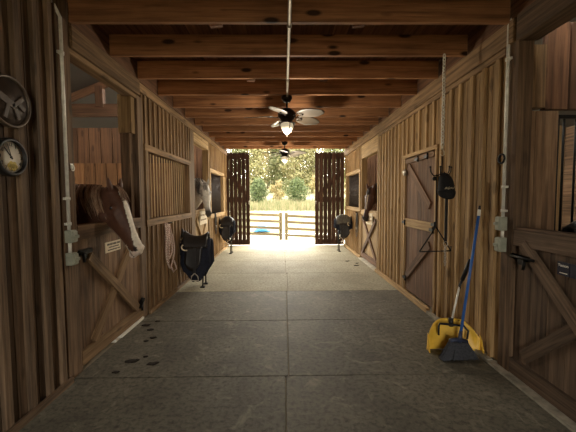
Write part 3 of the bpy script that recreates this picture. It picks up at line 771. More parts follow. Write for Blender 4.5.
# ------------------------------------------------------------------ broom and dustpan
t = thing('broom', (1.585, 2.86, 0), 'blue-handled angle broom with dark bristles leaning on the board wall', 'broom')
hb, ht = V((1.635, 2.93, .165)), V((1.858, 3.045, 1.375)); d = (ht - hb).normalized()
mb = MB(); mb.tube([hb - d * .03, ht], .0125, 12); mb.build('handle', 'blue', t)
mb = MB(); mb.tube([ht - d * .085, ht - d * .025], .0145, 12); mb.build('white_band', 'white', t)
mb = MB(); mb.tube([ht - d * .025, ht + d * .012], .0135, 12); mb.build('end_cap', 'blackp', t)
mb = MB(); bl, br = V((1.515, 2.89, .155)), V((1.705, 2.935, .128))
mb.loft([[p + V(o) for o in ((0, -.020, -.012), (0, .020, -.012), (0, .016, .010), (0, -.016, .010))] for p in (bl, bl.lerp(br, .35) + V((0, 0, .012)), bl.lerp(br, .6) + V((0, 0, .012)), br)])
mb.tube([hb - d * .07, hb + d * .06], [.022, .016], 10); mb.build('head', 'headgrey', t)
mb = MB(); q = random.Random(5)
for i in range(44):
    for j in range(5):
        u = (i + q.random()) / 44; v = (j - 2) / 2
        top = bl.lerp(br, u) + V((0, v * .016, -.018)); bot = V((1.40 + .350 * u, 2.83 + .02 * u + v * .030 + q.uniform(-.006, .006), .004 + q.uniform(0, .014)))
        mb.beam(top, top.lerp(bot, .5) + V((0, -.004, 0)), .010, .006, (1, 0, 0)); mb.beam(top.lerp(bot, .5) + V((0, -.004, 0)), bot, .009, .005, (1, 0, 0))
mb.build('bristles', 'bristle', t)
# lobby dustpan: a rounded yellow scoop standing on its edge
t = thing('dustpan', (1.64, 3.06, 0), 'yellow long-handled dustpan standing behind the blue broom', 'dustpan')
pc = V((1.62, 3.03, 0)); rgt = V((.97, -.12, 0)).normalized(); bk = V((.12, .97, 0)).normalized()
mb = MB(); rings = []
W = .235
for i in range(15):
    u = i / 14; a = -1 + 2 * u                         # across the pan
    hgt = .275 * (1 - abs(a) ** 3.2 * .55)
    row = []
    for j in range(9):
        v = j / 8
        dep = .085 * math.sin(v * 1.5) * (1 - abs(a) ** 4) ; 
        row.append(pc + rgt * (W * a * (1 + .06 * (1 - v))) + bk * (dep - .03 * abs(a) ** 3) + V((0, 0, .004 + hgt * v)))
    rings.append(row)
mb.sheet(rings).build('pan', 'yellow', t, solid=.006)
for s in (-1, 1):
    mb = MB(); g = []
    for i in range(5):
        u = i / 4; g.append([pc + rgt * (W * s * (1.03 - .02 * u)) + bk * (-.085 * v * (1 - .5 * u) - .02) + V((0, 0, .004 + .16 * u * (1 - .25 * v))) for v in (0, .35, .7, 1)])
    mb.sheet(g).build('side_wall', 'yellow', t, solid=.006)
top = pc + bk * .05 + V((0, 0, .262))
grip = V((1.79, 3.10, .80)); mid = V((1.722, 3.115, .60))
mb = MB(); mb.tube([top + rgt * .0 - V((0, 0, .02)), mid], .0095, 10); mb.build('handle_tube', 'galv', t)
mb = MB(); dd = (grip - mid).normalized(); mb.tube([mid - V((0, 0, .03)), mid, mid + dd * .06], .012, 10); mb.tube([mid + dd * .06, grip + dd * .07], .020, 10); mb.build('grip', 'blackp', t)
mb = MB()
f0 = pc - bk * .025
mb.tube([f0 + rgt * -.14 + V((0, 0, .15)), f0 + rgt * -.14 + V((0, 0, .235)), f0 + rgt * -.12 + bk * .03 + V((0, 0, .25)), f0 + rgt * .10 + bk * .03 + V((0, 0, .235)), f0 + rgt * .13 + V((0, 0, .20)), f0 + rgt * .12 + V((0, 0, .12))], .010, 8)
mb.tube([top - V((0, 0, .05)), top + V((0, 0, .03))], .022, 10); mb.build('wire_yoke', 'blackp', t)

# ------------------------------------------------------------------ rope on the wall
t = thing('lead_rope', (XL + .04, 4.85, .4), 'coiled red and white braided rope hanging on the wall below the barred window', 'rope')
mb = MB(); q = random.Random(2); x = XL + .045
for i in range(4):
    yc = 4.70 + .030 * i; w = .035 + .048 * i; zt_, zb_ = 1.11 - .008 * i, .86 - .13 * i + q.uniform(-.03, .03)
    pts = []
    for k in range(22):
        a = 2 * math.pi * k / 22
        pts.append(V((x + .012 * math.sin(3 * a + i) + .006 * i, yc - .02 + w * math.sin(a) * (1.0 - .35 * math.cos(a)) * .8, (zt_ + zb_) / 2 + (zt_ - zb_) / 2 * math.cos(a))))
    mb.tube(pts, .0125, 7, closed=True)
mb.build('coil', 'rope', t)
mb = MB(); mb.tube([(x + .02, 4.74, 1.0), (x + .025, 4.70, .85), (x + .02, 4.72, .66), (x + .015, 4.69, .55)], .012, 7); mb.blob((x + .015, 4.69, .55), .02, 8); mb.tube([(x + .02, 4.92, .52), (x + .03, 5.0, .38), (x + .02, 4.88, .36), (x + .02, 4.80, .45)], .012, 7)
mb.build('loose_end', 'rope', t)
mb = MB(); mb.tube([(XL + .018, 4.84, 1.10), (XL + .075, 4.84, 1.115)], .009, 8); mb.build('peg', 'black', t)

# ------------------------------------------------------------------ saddles on stands
def saddle_set(side, y, zt, label_s, label_r, cover=None, ln=1.0, drop=.44, dome=False):
    """a wall-side saddle rack with legs and the saddle on it; the saddle's spine runs out from the wall"""
    X = XL if side < 0 else XR; s = -side
    r = thing('saddle_rack', (X + s * .28, y, 0), label_r, 'saddle rack', 'saddle racks along the aisle')
    mb = MB(); mb.tube([(X + s * .03, y, zt - .17), (X + s * .47 * ln, y, zt - .17)], .032, 10); mb.box((min(X + s * .023, X + s * .05), y - .07, zt - .30), (max(X + s * .023, X + s * .05), y + .07, zt - .10)); mb.build('arm', 'black', r)
    for dy in (-.09, .09):
        mb = MB(); mb.tube([(X + s * .42 * ln, y + dy * .5, zt - .19), (X + s * .40 * ln, y + dy * 1.2, .02)], .012, 8); mb.box((X + s * .40 * ln - .035, y + dy * 1.2 - .03, 0), (X + s * .40 * ln + .035, y + dy * 1.2 + .03, .02)); mb.build('leg', 'black', r)
    t = thing('saddle', (X + s * .28, y, zt - .55), label_s, 'saddle', 'saddles on racks along the aisle')
    def P(u, a, rad, z=0):  # u out from the wall, a angle round the spine
        return V((X + s * u * ln, y + rad * math.sin(a), zt - .17 + rad * math.cos(a) + z))
    # blanket: draped half cylinder with hanging flaps
    mb = MB(); grid = []
    for i in range(11):
        u = .06 + .48 * i / 10; row = []
        for j in range(-10, 11):
            q = j / 10
            if abs(q) < .5: a = q * 2 * 1.45; p = P(u, a, .125)
            else:
                e = (abs(q) - .5) / .5; sg = 1 if q > 0 else -1
                p = P(u, sg * 1.45, .125) + V((0, sg * (.035 * e + .02 * math.sin(i * 1.3) * e), -drop * e * (1 - .50 * ((i - 5) / 5) ** 2) - .02 * math.sin(i * 2.1) * e))
            p.z += .012 * math.cos(i * .63) ; row.append(p)
        grid.append(row)
    mb.sheet(grid).build('saddle_blanket', 'blanket', t, solid=.014)
    # seat: dips between the tall cantle and the pommel
    mb = MB(); grid = []
    for i in range(15):
        u = .09 + .40 * i / 14; w = (i - 7) / 7; row = []
        hgt = .035 + .085 * abs(w) ** 2.2 * (1.15 if w < 0 else .85)
        if dome: hgt = .03 + .085 * (1 - w * w)
        for j in range(-8, 9):
            q = j / 8; a = q * 1.55
            p = P(u, a, .145, 0); p.z += hgt * math.cos(a) ** 2 * (1 if abs(q) < .8 else .4); p.y += 0
            row.append(p)
        grid.append(row)
    mb.sheet(grid).build('seat', cover or 'saddle', t, solid=.022)
    for sg in (-1, 1):
        mb = MB(); grid = []
        for i in range(9):
            u = .15 + .27 * i / 8; k = (i - 4) / 4
            grid.append([P(u - .03 * e, sg * 1.4, .160) + V((0, sg * .03 * e, -.40 * e * (1 - .35 * k * k))) for e in [x / 6 for x in range(7)]])
        mb.sheet(grid).build('flap', 'saddle', t, solid=.01)
        mb = MB(); c = P(.30, sg * 1.4, .185)
        mb.beam(c + V((0, 0, -.02)), c + V((0, sg * .03, -.43)), .035, .008, (1, 0, 0)); mb.build('stirrup_leather', 'saddle', t)
        mb = MB(); b = c + V((0, sg * .03, -.45))
        mb.tube([b + V((.0, 0, .02)), b + V((.05, 0, -.03)), b + V((.06, 0, -.10)), b + V((-.06, 0, -.10)), b + V((-.05, 0, -.03)), b + V((0, 0, .02))], .009, 6); mb.build('stirrup', 'steel', t)
    mb = MB(); hp = P(.07, 0, .145, .10 if not dome else .0); mb.tube([hp + V((0, 0, -.08)), hp + V((-s * .01, 0, 0)), hp + V((-s * .02, 0, .07))], [.05, .03, .012], 10); mb.build('horn', 'saddle', t)
    mb = MB(); mb.tube([P(.155 + .02 * math.cos(a), -1.35, .18) + V((.0 + .045 * math.cos(a), -.01, -.02 + .05 * math.sin(a))) for a in [2.2 + 2.9 * i / 10 for i in range(11)]], .011, 7); mb.build('pale_binding', 'pale_leather', t)
    return t
saddle_set(-1, 5.40, .83, 'dark blue draped saddle on a rack between the coiled rope and the grey horse gate', 'black rack on two legs under the dark blue saddle', None, 1.0, .56)
saddle_set(-1, 8.62, .90, 'black saddle against the wall below the barred window behind the grey horse', 'black rack under the saddle behind the grey horse', None, .82, .34, True)
saddle_set(1, 8.85, .92, 'black saddle with a shiny grey cover on the bay horse side', 'black rack under the saddle with the shiny cover', 'pad', .95, .22, True)
def bridle(side, y, z, label, L=.5):
    X = XL if side < 0 else XR; s = -side; x = X + s * .035
    t = thing('bridle', (x, y, z - L), label, 'bridle')
    mb = MB(); mb.tube([(X, y, z), (x + s * .05, y, z + .01)], .012, 8); mb.build('peg', 'black', t)
    for k in range(3):
        mb = MB(); w = .05 + .025 * k; pts = []
        for i in range(18):
            a = 2 * math.pi * i / 18; pts.append(V((x + s * .008 * k, y + w * math.sin(a) * (1 - .3 * math.cos(a)), z - L * (.34 + .1 * k) + L * (.34 + .1 * k) * math.cos(a) + .0)))
        mb.tube(pts, .012, 6, closed=True, flat=.5); mb.build('leather_loop', 'saddle', t)
    mb = MB(); mb.tube([(x + s * .03, y + .03 * math.cos(a), z - L * .7 + .03 * math.sin(a)) for a in [2 * math.pi * i / 14 for i in range(14)]], .006, 6, closed=True); mb.build('bit_ring', 'steel', t)
bridle(1, 8.15, 1.08, 'dark leather bridle hanging on the wall beside the saddle with the shiny cover', .55)
bridle(-1, 8.05, 1.12, 'dark leather bridle hanging on the wall beside the grey horse gate', .5)

# dark pad on the partition in the stall with the dark blue signs
mb = MB(); grid = []
for i in range(9):
    u = i / 8; row = []
    for j in range(-6, 7):
        q = j / 6; row.append(V((2.33 + .60 * u, 2.615 + .062 * math.sin(q * 1.5), 1.165 + (.05 + .20 * math.sin(min(1, u * 1.4) * 1.5)) * math.cos(q * 1.3) - (.0 if abs(q) < .7 else .25 * (abs(q) - .7) / .3))))
    grid.append(row)
tag(mb.sheet(grid).build('saddle_pad', 'saddle', solid=.02), 'black saddle pad slung beside the partition below the barred grille', 'saddle pad')

# ------------------------------------------------------------------ dung crumbs
def crumb(x, y, r):
    mb = MB(); q = R
    mb.blob((x, y, .004), (r, r * q.uniform(.5, .8), .007), 10, .6)
    mb.blob((x + r * .7, y + r * .3, .004), (r * .45, r * .35, .006), 8, .6)
    tag(mb.build('dung_crumb', 'dung'), 'dark crumb of dung on the mats beside the chestnut horse gate', 'dung', 'dung crumbs on the floor mats')
for x, y, r in ((-1.514, 3.569, .035), (-1.619, 3.70, .045), (-1.39, 2.87, .055), (-1.18, 2.82, .045), (-1.395, 3.36, .032), (-1.44, 2.68, .03), (-1.44, 3.28, .025), (-1.53, 3.82, .03), (-1.30, 2.95, .02), (1.45, 7.4, .04), (1.55, 6.9, .05), (1.62, 7.15, .03)):
    if x > 0: 
        mb = MB(); mb.blob((x, y, .004), (r, r * .7, .007), 10, .6); mb.blob((x + r, y + .5 * r, .004), (r * .5, r * .4, .006), 8, .6)
        tag(mb.build('dung_crumb', 'dung'), 'dark crumb of dung on the pale mats before the bay horse gate', 'dung', 'dung crumbs on the floor mats')
    else: crumb(x, y, r)

# ------------------------------------------------------------------ horses
def ellipse(c, u, v, a, b, n=20, pw=1.0):
    out = []
    for k in range(n):
        t = 2 * math.pi * k / n; cs, sn = math.cos(t), math.sin(t)
        out.append(c + u * (a * math.copysign(abs(cs) ** pw, cs)) + v * (b * math.copysign(abs(sn) ** pw, sn)))
    return out

def horse(name, poll, F, D, body_dir, withers, label, coat, mane_cols, scale=1.0, mane_side=1, nk=(.75, .35)):
    P, F = V(poll), V(F).normalized(); D = V(D); D = (D - F * D.dot(F)).normalized(); S = F.cross(D)
    Bd = V(body_dir).normalized(); Wt = V(withers)
    mb = MB()
    H = [(-.05, -.030, .13, .050), (0, -.005, .20, .078), (.07, .012, .262, .094), (.14, .020, .298, .104), (.20, .018, .300, .103), (.27, .012, .262, .088),
         (.34, .004, .212, .071), (.42, -.002, .172, .060), (.49, -.002, .150, .056), (.545, .002, .142, .058), (.585, .0, .130, .060), (.62, -.012, .105, .054), (.645, -.03, .065, .038), (.652, -.045, .02, .015)]
    rings = []
    for s, dd, dep, hw in H:
        s *= scale; dd *= scale; dep *= scale; hw *= scale
        c = P + F * s + D * (dd - dep / 2)
        ring = []
        for k in range(24):
            t = 2 * math.pi * k / 24; cs, sn = math.cos(t), math.sin(t)
            w = hw * (1 - .22 * max(0, -sn) - .05 * max(0, sn))
            ring.append(c + S * (w * math.copysign(abs(cs) ** .85, cs)) + D * (dep / 2 * math.copysign(abs(sn) ** .85, sn)))
        rings.append(ring)
    mb.loft(rings)
    # eye sockets (brow), cheek bones, nostril rims, lips
    for sg in (-1, 1):
        mb.blob(P + F * .165 * scale + D * -.055 * scale + S * sg * .088 * scale, .030 * scale, 10)
        mb.blob(P + F * .20 * scale + D * -.19 * scale + S * sg * .055 * scale, V((.07, .07, .07)) * scale, 10)
        mb.tube([P + F * .22 * scale + D * -.07 * scale + S * sg * .085 * scale, P + F * .36 * scale + D * -.075 * scale + S * sg * .062 * scale], [.018 * scale, .010 * scale], 8)
        mb.blob(P + F * .592 * scale + D * -.028 * scale + S * sg * .042 * scale, .026 * scale, 10)
        # ears
        e0 = P + F * .0 * scale + S * sg * .060 * scale + D * -.03 * scale
        up = (-F * .80 + D * .30 + S * sg * .25).normalized(); side = S
        er = []
        for u, w in ((-.2, .022), (0, .026), (.25, .032), (.5, .029), (.75, .019), (1.0, .006)):
            er.append(ellipse(e0 + up * ((.125 * scale * u)) - side * sg * (.012 * u), S, up.cross(S).normalized(), w * scale, w * .62 * scale, 12))
        mb.loft(er)
    mb.blob(P + F * .625 * scale + D * -.115 * scale, V((.040, .040, .035)) * scale, 10)
    # neck
    a0 = P + F * .075 * scale + D * -.135 * scale
    up0 = (D * .35 - F * .95).normalized()
    chest = Wt - V((0, 0, .30)) - Bd * .02
    nd0 = (-D * nk[0] - F * nk[1]).normalized()
    rings = []; crest = []
    for i in range(13):
        u = i / 12
        c = a0 * ((1 - u) ** 2) + (a0 + nd0 * .38) * (2 * u * (1 - u)) + chest * (u * u)
        tdir = ((a0 + nd0 * .38 - a0) * (1 - u) + (chest - a0 - nd0 * .38) * u).normalized()
        lat0, lat1 = S, V((-Bd.y, Bd.x, 0)) * (1 if S.dot(V((-Bd.y, Bd.x, 0))) > 0 else -1)
        lat = (lat0 * (1 - u) + lat1 * u); lat = (lat - tdir * lat.dot(tdir)).normalized()
        upv = lat.cross(tdir).normalized()
        if upv.z < 0 and abs(upv.z) > .2: upv = -upv
        if upv.dot(-F) < 0 and u < .3: upv = -upv
        a = (.082 + .13 * u ** 1.5) * scale; b = (.140 + .26 * u ** .9) * scale
        rings.append(ellipse(c, lat, upv, a, b, 24, .95)); crest.append((c + upv * b, lat, upv, tdir, a, b))
    mb.loft(rings)
    # trunk
    rings = []; lat = V((-Bd.y, Bd.x, 0))
    for u, z, dep, hw in ((-.18, -.36, .26, .10), (-.12, -.34, .46, .19), (.0, -.31, .60, .235), (.2, -.315, .66, .265), (.55, -.335, .66, .29), (.9, -.31, .60, .29), (1.15, -.26, .54, .275), (1.35, -.26, .46, .23), (1.48, -.28, .28, .12)):
        rings.append(ellipse(Wt + Bd * u + V((0, 0, z)), lat, V((0, 0, 1)), hw, dep / 2, 24, .92))
    mb.loft(rings)
    zg = .0
    for sg in (-1, 1):
        for u, hind in ((.0, 0), (1.18, 1)):
            p0 = Wt + Bd * u + lat * sg * .15; zt = p0.z - .42
            if not hind: pts = [(0, zt, .11), (0, .82, .075), (.0, .52, .047), (0, .47, .052), (0, .40, .040), (0, .20, .032), (-.015, .12, .042), (-.03, .07, .040), (-.05, .045, .056), (-.055, .0, .062)]
            else: pts = [(-.02, zt, .15), (-.08, .85, .11), (.03, .62, .06), (.07, .54, .055), (.06, .46, .045), (.04, .22, .034), (.025, .13, .044), (.0, .07, .042), (-.02, .045, .058), (-.03, .0, .062)]
            mb.loft([ellipse(V((p0.x, p0.y, z)) + Bd * dx, Bd, lat, r, r * .85, 14) for dx, z, r in pts])
    tmp = mb.build(name + '_tmp', 'coat')
    rm = tmp.modifiers.new('r', 'REMESH'); rm.mode = 'VOXEL'; rm.voxel_size = .0105; rm.use_smooth_shade = True
    sm = tmp.modifiers.new('s', 'SMOOTH'); sm.iterations = 5; sm.factor = .5
    dg = bpy.context.evaluated_depsgraph_get(); dg.update()
    me = bpy.data.meshes.new_from_object(tmp.evaluated_get(dg)); bpy.data.objects.remove(tmp)
    me.name = name
    ca = me.color_attributes.new('Col', 'FLOAT_COLOR', 'POINT')
    for v in me.vertices:
        r = v.co - P
        s, d, w = r.dot(F) / scale, r.dot(D) / scale, r.dot(S) / scale
        near = s > -.25 and abs(w) < .22 and abs(d) < .45
        ca.data[v.index].color = (*coat(s, d, w, v.co, near), 1)
    me.materials.clear(); me.materials.append(M['coat'])
    o = bpy.data.objects.new(name, me); COL.objects.link(o)
    tag(o, label, 'horse', 'horses in the stalls')
    for sg in (-1, 1):
        e = MB().blob(P + F * .168 * scale + D * -.058 * scale + S * sg * .104 * scale, V((.015, .015, .015)) * scale, 12).build('eye', 'eye', o)
    # mane: strands from the crest falling on one side; forelock between the ears
    def strands(nm, seeds):
        b = MB(); cl = b.bm.verts.layers.float_color.new('Col')
        for pts, w0, nrm, colr in seeds:
            prev = None
            for i, p in enumerate(pts):
                u = i / (len(pts) - 1); w = w0 * (1 - .75 * u ** 2)
                t = (pts[min(i + 1, len(pts) - 1)] - pts[max(0, i - 1)]).normalized(); sd = t.cross(nrm).normalized()
                a, m_, c = (b.bm.verts.new(p - sd * w), b.bm.verts.new(p + nrm * w * .5), b.bm.verts.new(p + sd * w))
                for q in (a, m_, c): q[cl] = (*colr, 1)
                if prev:
                    for x, y in ((0, 1), (1, 2)):
                        f = b.bm.faces.new((prev[x], prev[y], (a, m_, c)[y], (a, m_, c)[x])); f.smooth = True
                prev = (a, m_, c)
        return b.build(nm, 'hair', o, solid=.004)
    q = random.Random(hash(len(name)) + 3); seeds = []
    for i in range(85):
        u = q.uniform(.0, .93) * 11.99; k = int(u); f = u - k
        c0, l0, u0, t0, a_, b_ = crest[k]; c1 = crest[k + 1][0]; p = c0.lerp(c1, f)
        sd = l0 * mane_side; L = q.uniform(.16, .34)
        pts = [p - u0 * .015, p + u0 * .018 + sd * .02]
        for j in range(1, 6):
            v = j / 5
            pts.append(p + sd * (a_ * min(1.12, .35 + 1.1 * v ** .6) + .012) - u0 * (L * v) + t0 * (.03 * math.sin(i) * v))
        seeds.append((pts, q.uniform(.006, .014), sd, q.choice(mane_cols)))
    strands('mane', seeds)
    seeds = []
    for i in range(14):
        w = q.uniform(-.03, .03); L = q.uniform(.08, .15)
        pts = [P + D * .0 + S * w * .5 - F * .03, P + D * .028 + S * w * .7 + F * .02] + [P + D * (.034 + .006 * math.sin(i)) + S * w * (1 + .5 * v) + F * (.02 + L * v) for v in (.35, .7, 1)]
        seeds.append((pts, q.uniform(.006, .011), D, q.choice(mane_cols)))
    strands('forelock', seeds)
    return o

def lerp3(a, b, t): t = max(0, min(1, t)); return tuple(x + (y - x) * t for x, y in zip(a, b))
def coat_chestnut(s, d, w, co, near):
    c = lerp3((.115, .050, .029), (.070, .030, .018), .5 + .5 * noise.noise(co * 4))
    if near and s > .03:
        bw = .013 + .020 * math.sin(min(1, max(0, (s - .03) / .25)) * 1.57) + .004 * noise.noise(co * 25)
        if s > .40: bw += .022 * (s - .40) / .2
        if d > -.075 - (.06 if s > .52 else 0) and abs(w) < bw and s < .70: c = lerp3((.80, .73, .60), (.70, .60, .50), max(0, (s - .52) / .1))
        if s > .60 and d < -.03: c = lerp3(c, (.60, .47, .40), .8)
        if .572 < s < .612 and .028 < abs(w) and -.045 < d < -.012: c = (.03, .02, .018)
        if s > .55 and -.105 < d < -.094 and abs(w) > .02: c = (.04, .022, .018)
    return c
def coat_grey(s, d, w, co, near):
    c = lerp3((.80, .77, .69), (.64, .61, .54), .5 + .6 * noise.noise(co * 7))
    if near:
        if s > .45: c = lerp3(c, (.055, .045, .042), (s - .45) / .10)
        if .10 < s < .23 and abs(w) > .06 and -.11 < d < -.01: c = lerp3(c, (.10, .09, .085), .6)
        if s < .05 and d > -.03: c = lerp3(c, (.20, .18, .17), .5)
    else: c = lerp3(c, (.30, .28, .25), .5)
    return c
def coat_bay(s, d, w, co, near):
    c = lerp3((.090, .036, .020), (.055, .022, .014), .5 + .5 * noise.noise(co * 4))
    if near and s > .5: c = lerp3(c, (.022, .015, .013), (s - .5) / .08)
    if near and .08 < s < .42 and abs(w) < .014 and d > -.03: c = (.5, .42, .33)
    return c
horse('horse', (-1.63, 3.20, 1.575), (.235, -.04, -.58), (.96, -.24, .40), (-1, .05, 0), (-2.45, 3.34, 1.50),
      'chestnut horse with a white blaze looking out over the worn gate by the cream sign', coat_chestnut, [(.15, .075, .042), (.24, .14, .085), (.30, .19, .12)], 1.05, 1, (.95, .05))
horse('horse', (-1.665, 6.85, 1.77), (.10, -.10, -.66), (.36, -.94, .05), (-1, .12, 0), (-2.50, 7.25, 1.55),
      'pale grey horse with a dark muzzle looking out over the pale gate', coat_grey, [(.16, .15, .14), (.40, .38, .34), (.10, .09, .085)], 1.05, 1)
horse('horse', (1.90, 7.16, 1.665), (-.13, -.06, -.62), (-.70, -.72, 0), (1, .04, 0), (2.80, 7.35, 1.55),
      'dark bay horse looking out over the pale gate on the broom side', coat_bay, [(.02, .014, .012), (.04, .02, .016)], 1.1, -1)

# ------------------------------------------------------------------ outside
def ground_z(y):
    pts = [(10.06, -.03), (11.5, -.12), (15.2, -.5), (20, -.45), (33, .35), (40, .8), (60, 3.2), (90, 7)]
    for (a, za), (b, zb) in zip(pts, pts[1:]):
        if y <= b: return za + (zb - za) * max(0, (y - a)) / (b - a)
    return pts[-1][1]
mb = MB(); mb.box((-1.9, 9.95, -.12), (2.0, 11.2, -.004)); struct(mb, 'ground_apron', 'conc', 'pale concrete apron outside the barn doors', 'ground')
mb = MB(); ys = [10.06, 11.5, 13, 15.2, 17.5]
mb.sheet([[(x, y, ground_z(y) - .02 + .02 * noise.noise(V((x, y, 0)))) for x in range(-30, 31, 2)] for y in ys]); struct(mb, 'ground_gravel', 'gravel', 'bright gravel yard before the board fence', 'ground')
mb = MB(); ys = [17.5, 20, 24, 28, 33, 36, 40, 50, 60, 75, 90]
mb.sheet([[(x, y, ground_z(y) - .02 + .10 * noise.noise(V((x * .3, y * .3, 0)))) for x in range(-60, 61, 3)] for y in ys]); struct(mb, 'ground_meadow', 'meadow', 'pale dry meadow rising behind the fence', 'ground')
# front yard behind the camera, so the added fill opening sees ground
mb = MB(); mb.sheet([[(x, y, -.06) for x in range(-40, 41, 8)] for y in (-40, -20, -10, -3.06)]); struct(mb, 'ground_yard', 'gravel')
for sx_ in (-1, 1):
    mb = MB(); xs = [5.75, 10, 20, 60]; mb.sheet([[(sx_ * x, y, -.08) for x in xs] for y in (-40, -10, 0, 10.06)]); struct(mb, 'ground_side', 'meadow')

def fence(name, x0, x1, y, label, slope, posts):
    t = thing(name, ((x0 + x1) / 2, y, ground_z(y)), label, 'fence', None)
    zb = lambda x: -.43 - .045 * x
    for h in (.16, .47, .78, 1.07):
        mb = MB(); mb.beam((x0, y - .03, zb(x0) + h + slope * 0), (x1, y - .03, zb(x1) + h - slope), .125, .03, (0, 0, 1)); mb.build('rail', 'fence', t)
    for p in posts:
        mb = MB(); mb.box((p - .07, y - .01, zb(p) - .1), (p + .07, y + .12, zb(p) + 1.20)); mb.build('post', 'fence', t)
fence('board_fence', -4.6, -.13, 15.2, 'four-rail wooden board fence behind the open doors, on the blue tarp side', 0.0, (-4.5, -2.4, -.17))
fence('paddock_gate', .05, 4.2, 15.2, 'four-rail wooden gate panel beside the board fence', .06, (.10, 2.2, 4.1))
mb = MB(); grid = []
for i in range(9):
    row = []
    for j in range(7):
        a, b = i / 8 * 2 - 1, j / 6 * 2 - 1
        row.append(V((-1.28 + .50 * a, 18.6 + .5 * b, ground_z(18.6) + .05 + .42 * max(0, 1 - a * a) * max(0, 1 - b * b) + .05 * noise.noise(V((a * 3, b * 3, 1))))))
    grid.append(row)
tag(mb.sheet(grid).build('tarp', 'tarp', solid=.01), 'small crumpled bright blue tarp on the grass behind the fence', 'tarp')

def leaf_mass(b, cl, c, rad, n, size, cols, q):
    for i in range(n):
        while True:
            d = V((q.uniform(-1, 1), q.uniform(-1, 1), q.uniform(-1, 1)))
            if .25 < d.length < 1: break
        d = d * (1.0 + .25 * noise.noise(d * 2.3 + V(c)))
        p = V(c) + V((d.x * rad[0], d.y * rad[1], d.z * rad[2]))
        nrm = (d.normalized() + V((q.gauss(0, .5), q.gauss(0, .5), q.gauss(0, .5)))).normalized()
        u = nrm.orthogonal().normalized(); u.rotate(Matrix.Rotation(q.uniform(0, 6.28), 3, nrm)); w = nrm.cross(u)
        s = size * q.uniform(.6, 1.3); col = q.choice(cols)
        vs = [b.bm.verts.new(p + u * s * x + w * s * .6 * y + nrm * (.15 * s * z)) for x, y, z in ((-1, 0, 0), (0, -1, .5), (1, 0, 0), (0, 1, .5))]
        for v in vs: v[cl] = (*col, 1)
        b.bm.faces.new(vs)

def tree(name, x, y, h, w, cols, label, cat, group, n=900, size=.22, blobs=6, trunk=True, seed=0, low=.3):
    q = random.Random(seed); g = ground_z(y) - .1
    t = thing(name, (x, y, g), label, cat, group)
    b = MB(); cl = b.bm.verts.layers.float_color.new('Col')
    for i in range(blobs):
        f = i / max(1, blobs - 1); zz = g + h * (low + (.92 - low) * f); rr = w * (1.0 - .45 * abs(f - .35) * 1.3)
        off = V((q.uniform(-.45, .45) * w, q.uniform(-.4, .4) * w, 0)) if blobs > 3 else V((0, 0, 0))
        leaf_mass(b, cl, V((x, y, zz)) + off, (rr * q.uniform(.6, .85), rr * q.uniform(.6, .85), h * .17 * q.uniform(.9, 1.3)), n // blobs, size, cols, q)
    b.build('crown', 'leaf', t)
    if trunk:
        mb = MB(); mb.tube([(x, y, g), (x + .1, y, g + h * .4), (x - .1, y, g + h * .8)], [.16, .11, .04], 8)
        for k in range(5): 
            a = k * 1.7; mb.tube([(x, y, g + h * (.35 + .08 * k)), (x + w * .5 * math.cos(a), y + w * .5 * math.sin(a), g + h * (.5 + .08 * k))], [.06, .02], 6)
        mb.build('trunk', 'bark', t)
    return t
PALE = [(0.200, 0.188, 0.080), (0.232, 0.208, 0.100), (0.168, 0.168, 0.068), (0.248, 0.232, 0.128)]
GOLD = [(0.240, 0.192, 0.080), (0.264, 0.220, 0.112), (0.208, 0.176, 0.080)]
OLIVE = [(0.120, 0.128, 0.052), (0.152, 0.152, 0.068), (0.096, 0.108, 0.044)]
BUSH = [(0.048, 0.068, 0.024), (0.068, 0.092, 0.032), (0.084, 0.108, 0.040)]
def cedar(x, y, z0, z1, w, lab, seed):
    q = random.Random(seed); t = thing('cedar_bush', (x, y, z0), lab, 'bush', 'round cedar bushes in the meadow')
    b = MB(); cl = b.bm.verts.layers.float_color.new('Col'); hh = z1 - z0
    for f, r in ((.20, .80), (.42, 1.0), (.62, .92), (.80, .62)):
        leaf_mass(b, cl, (x, y, z0 + hh * f), (w * r, w * r, hh * .20), 900, .10, BUSH, q)
    b.build('crown', 'leaf', t)
    mb = MB(); mb.tube([(x, y, z0 - .2), (x, y, z0 + hh * .8)], [.1, .03], 6); mb.build('trunk', 'bark', t)
cedar(-3.0, 38, .75, 3.85, 1.22, 'round dark green cedar bush behind the meadow, the smaller one above the blue tarp', 11)
cedar(1.53, 38, .50, 3.85, 1.50, 'larger round dark green cedar bush in the meadow, above the paddock gate', 12)
shr = [(-.9, 41, 2.6, 1.2, GOLD, 'pale golden shrub between the two cedar bushes'), (-6.0, 41, 3.2, 1.5, PALE, 'pale shrub beyond the smaller cedar bush, by the door slats'), (4.6, 41, 3.4, 1.5, GOLD, 'golden shrub beyond the larger cedar bush'), (.1, 44, 2.6, 1.3, OLIVE, 'olive shrub behind the gap between the cedar bushes')]
for i, (x, y, h, w, c, l) in enumerate(shr): tree('shrub', x, y, h, w, c, l, 'shrub', 'shrubs at the wood edge', 700, .13, 4, False, 40 + i, .25)
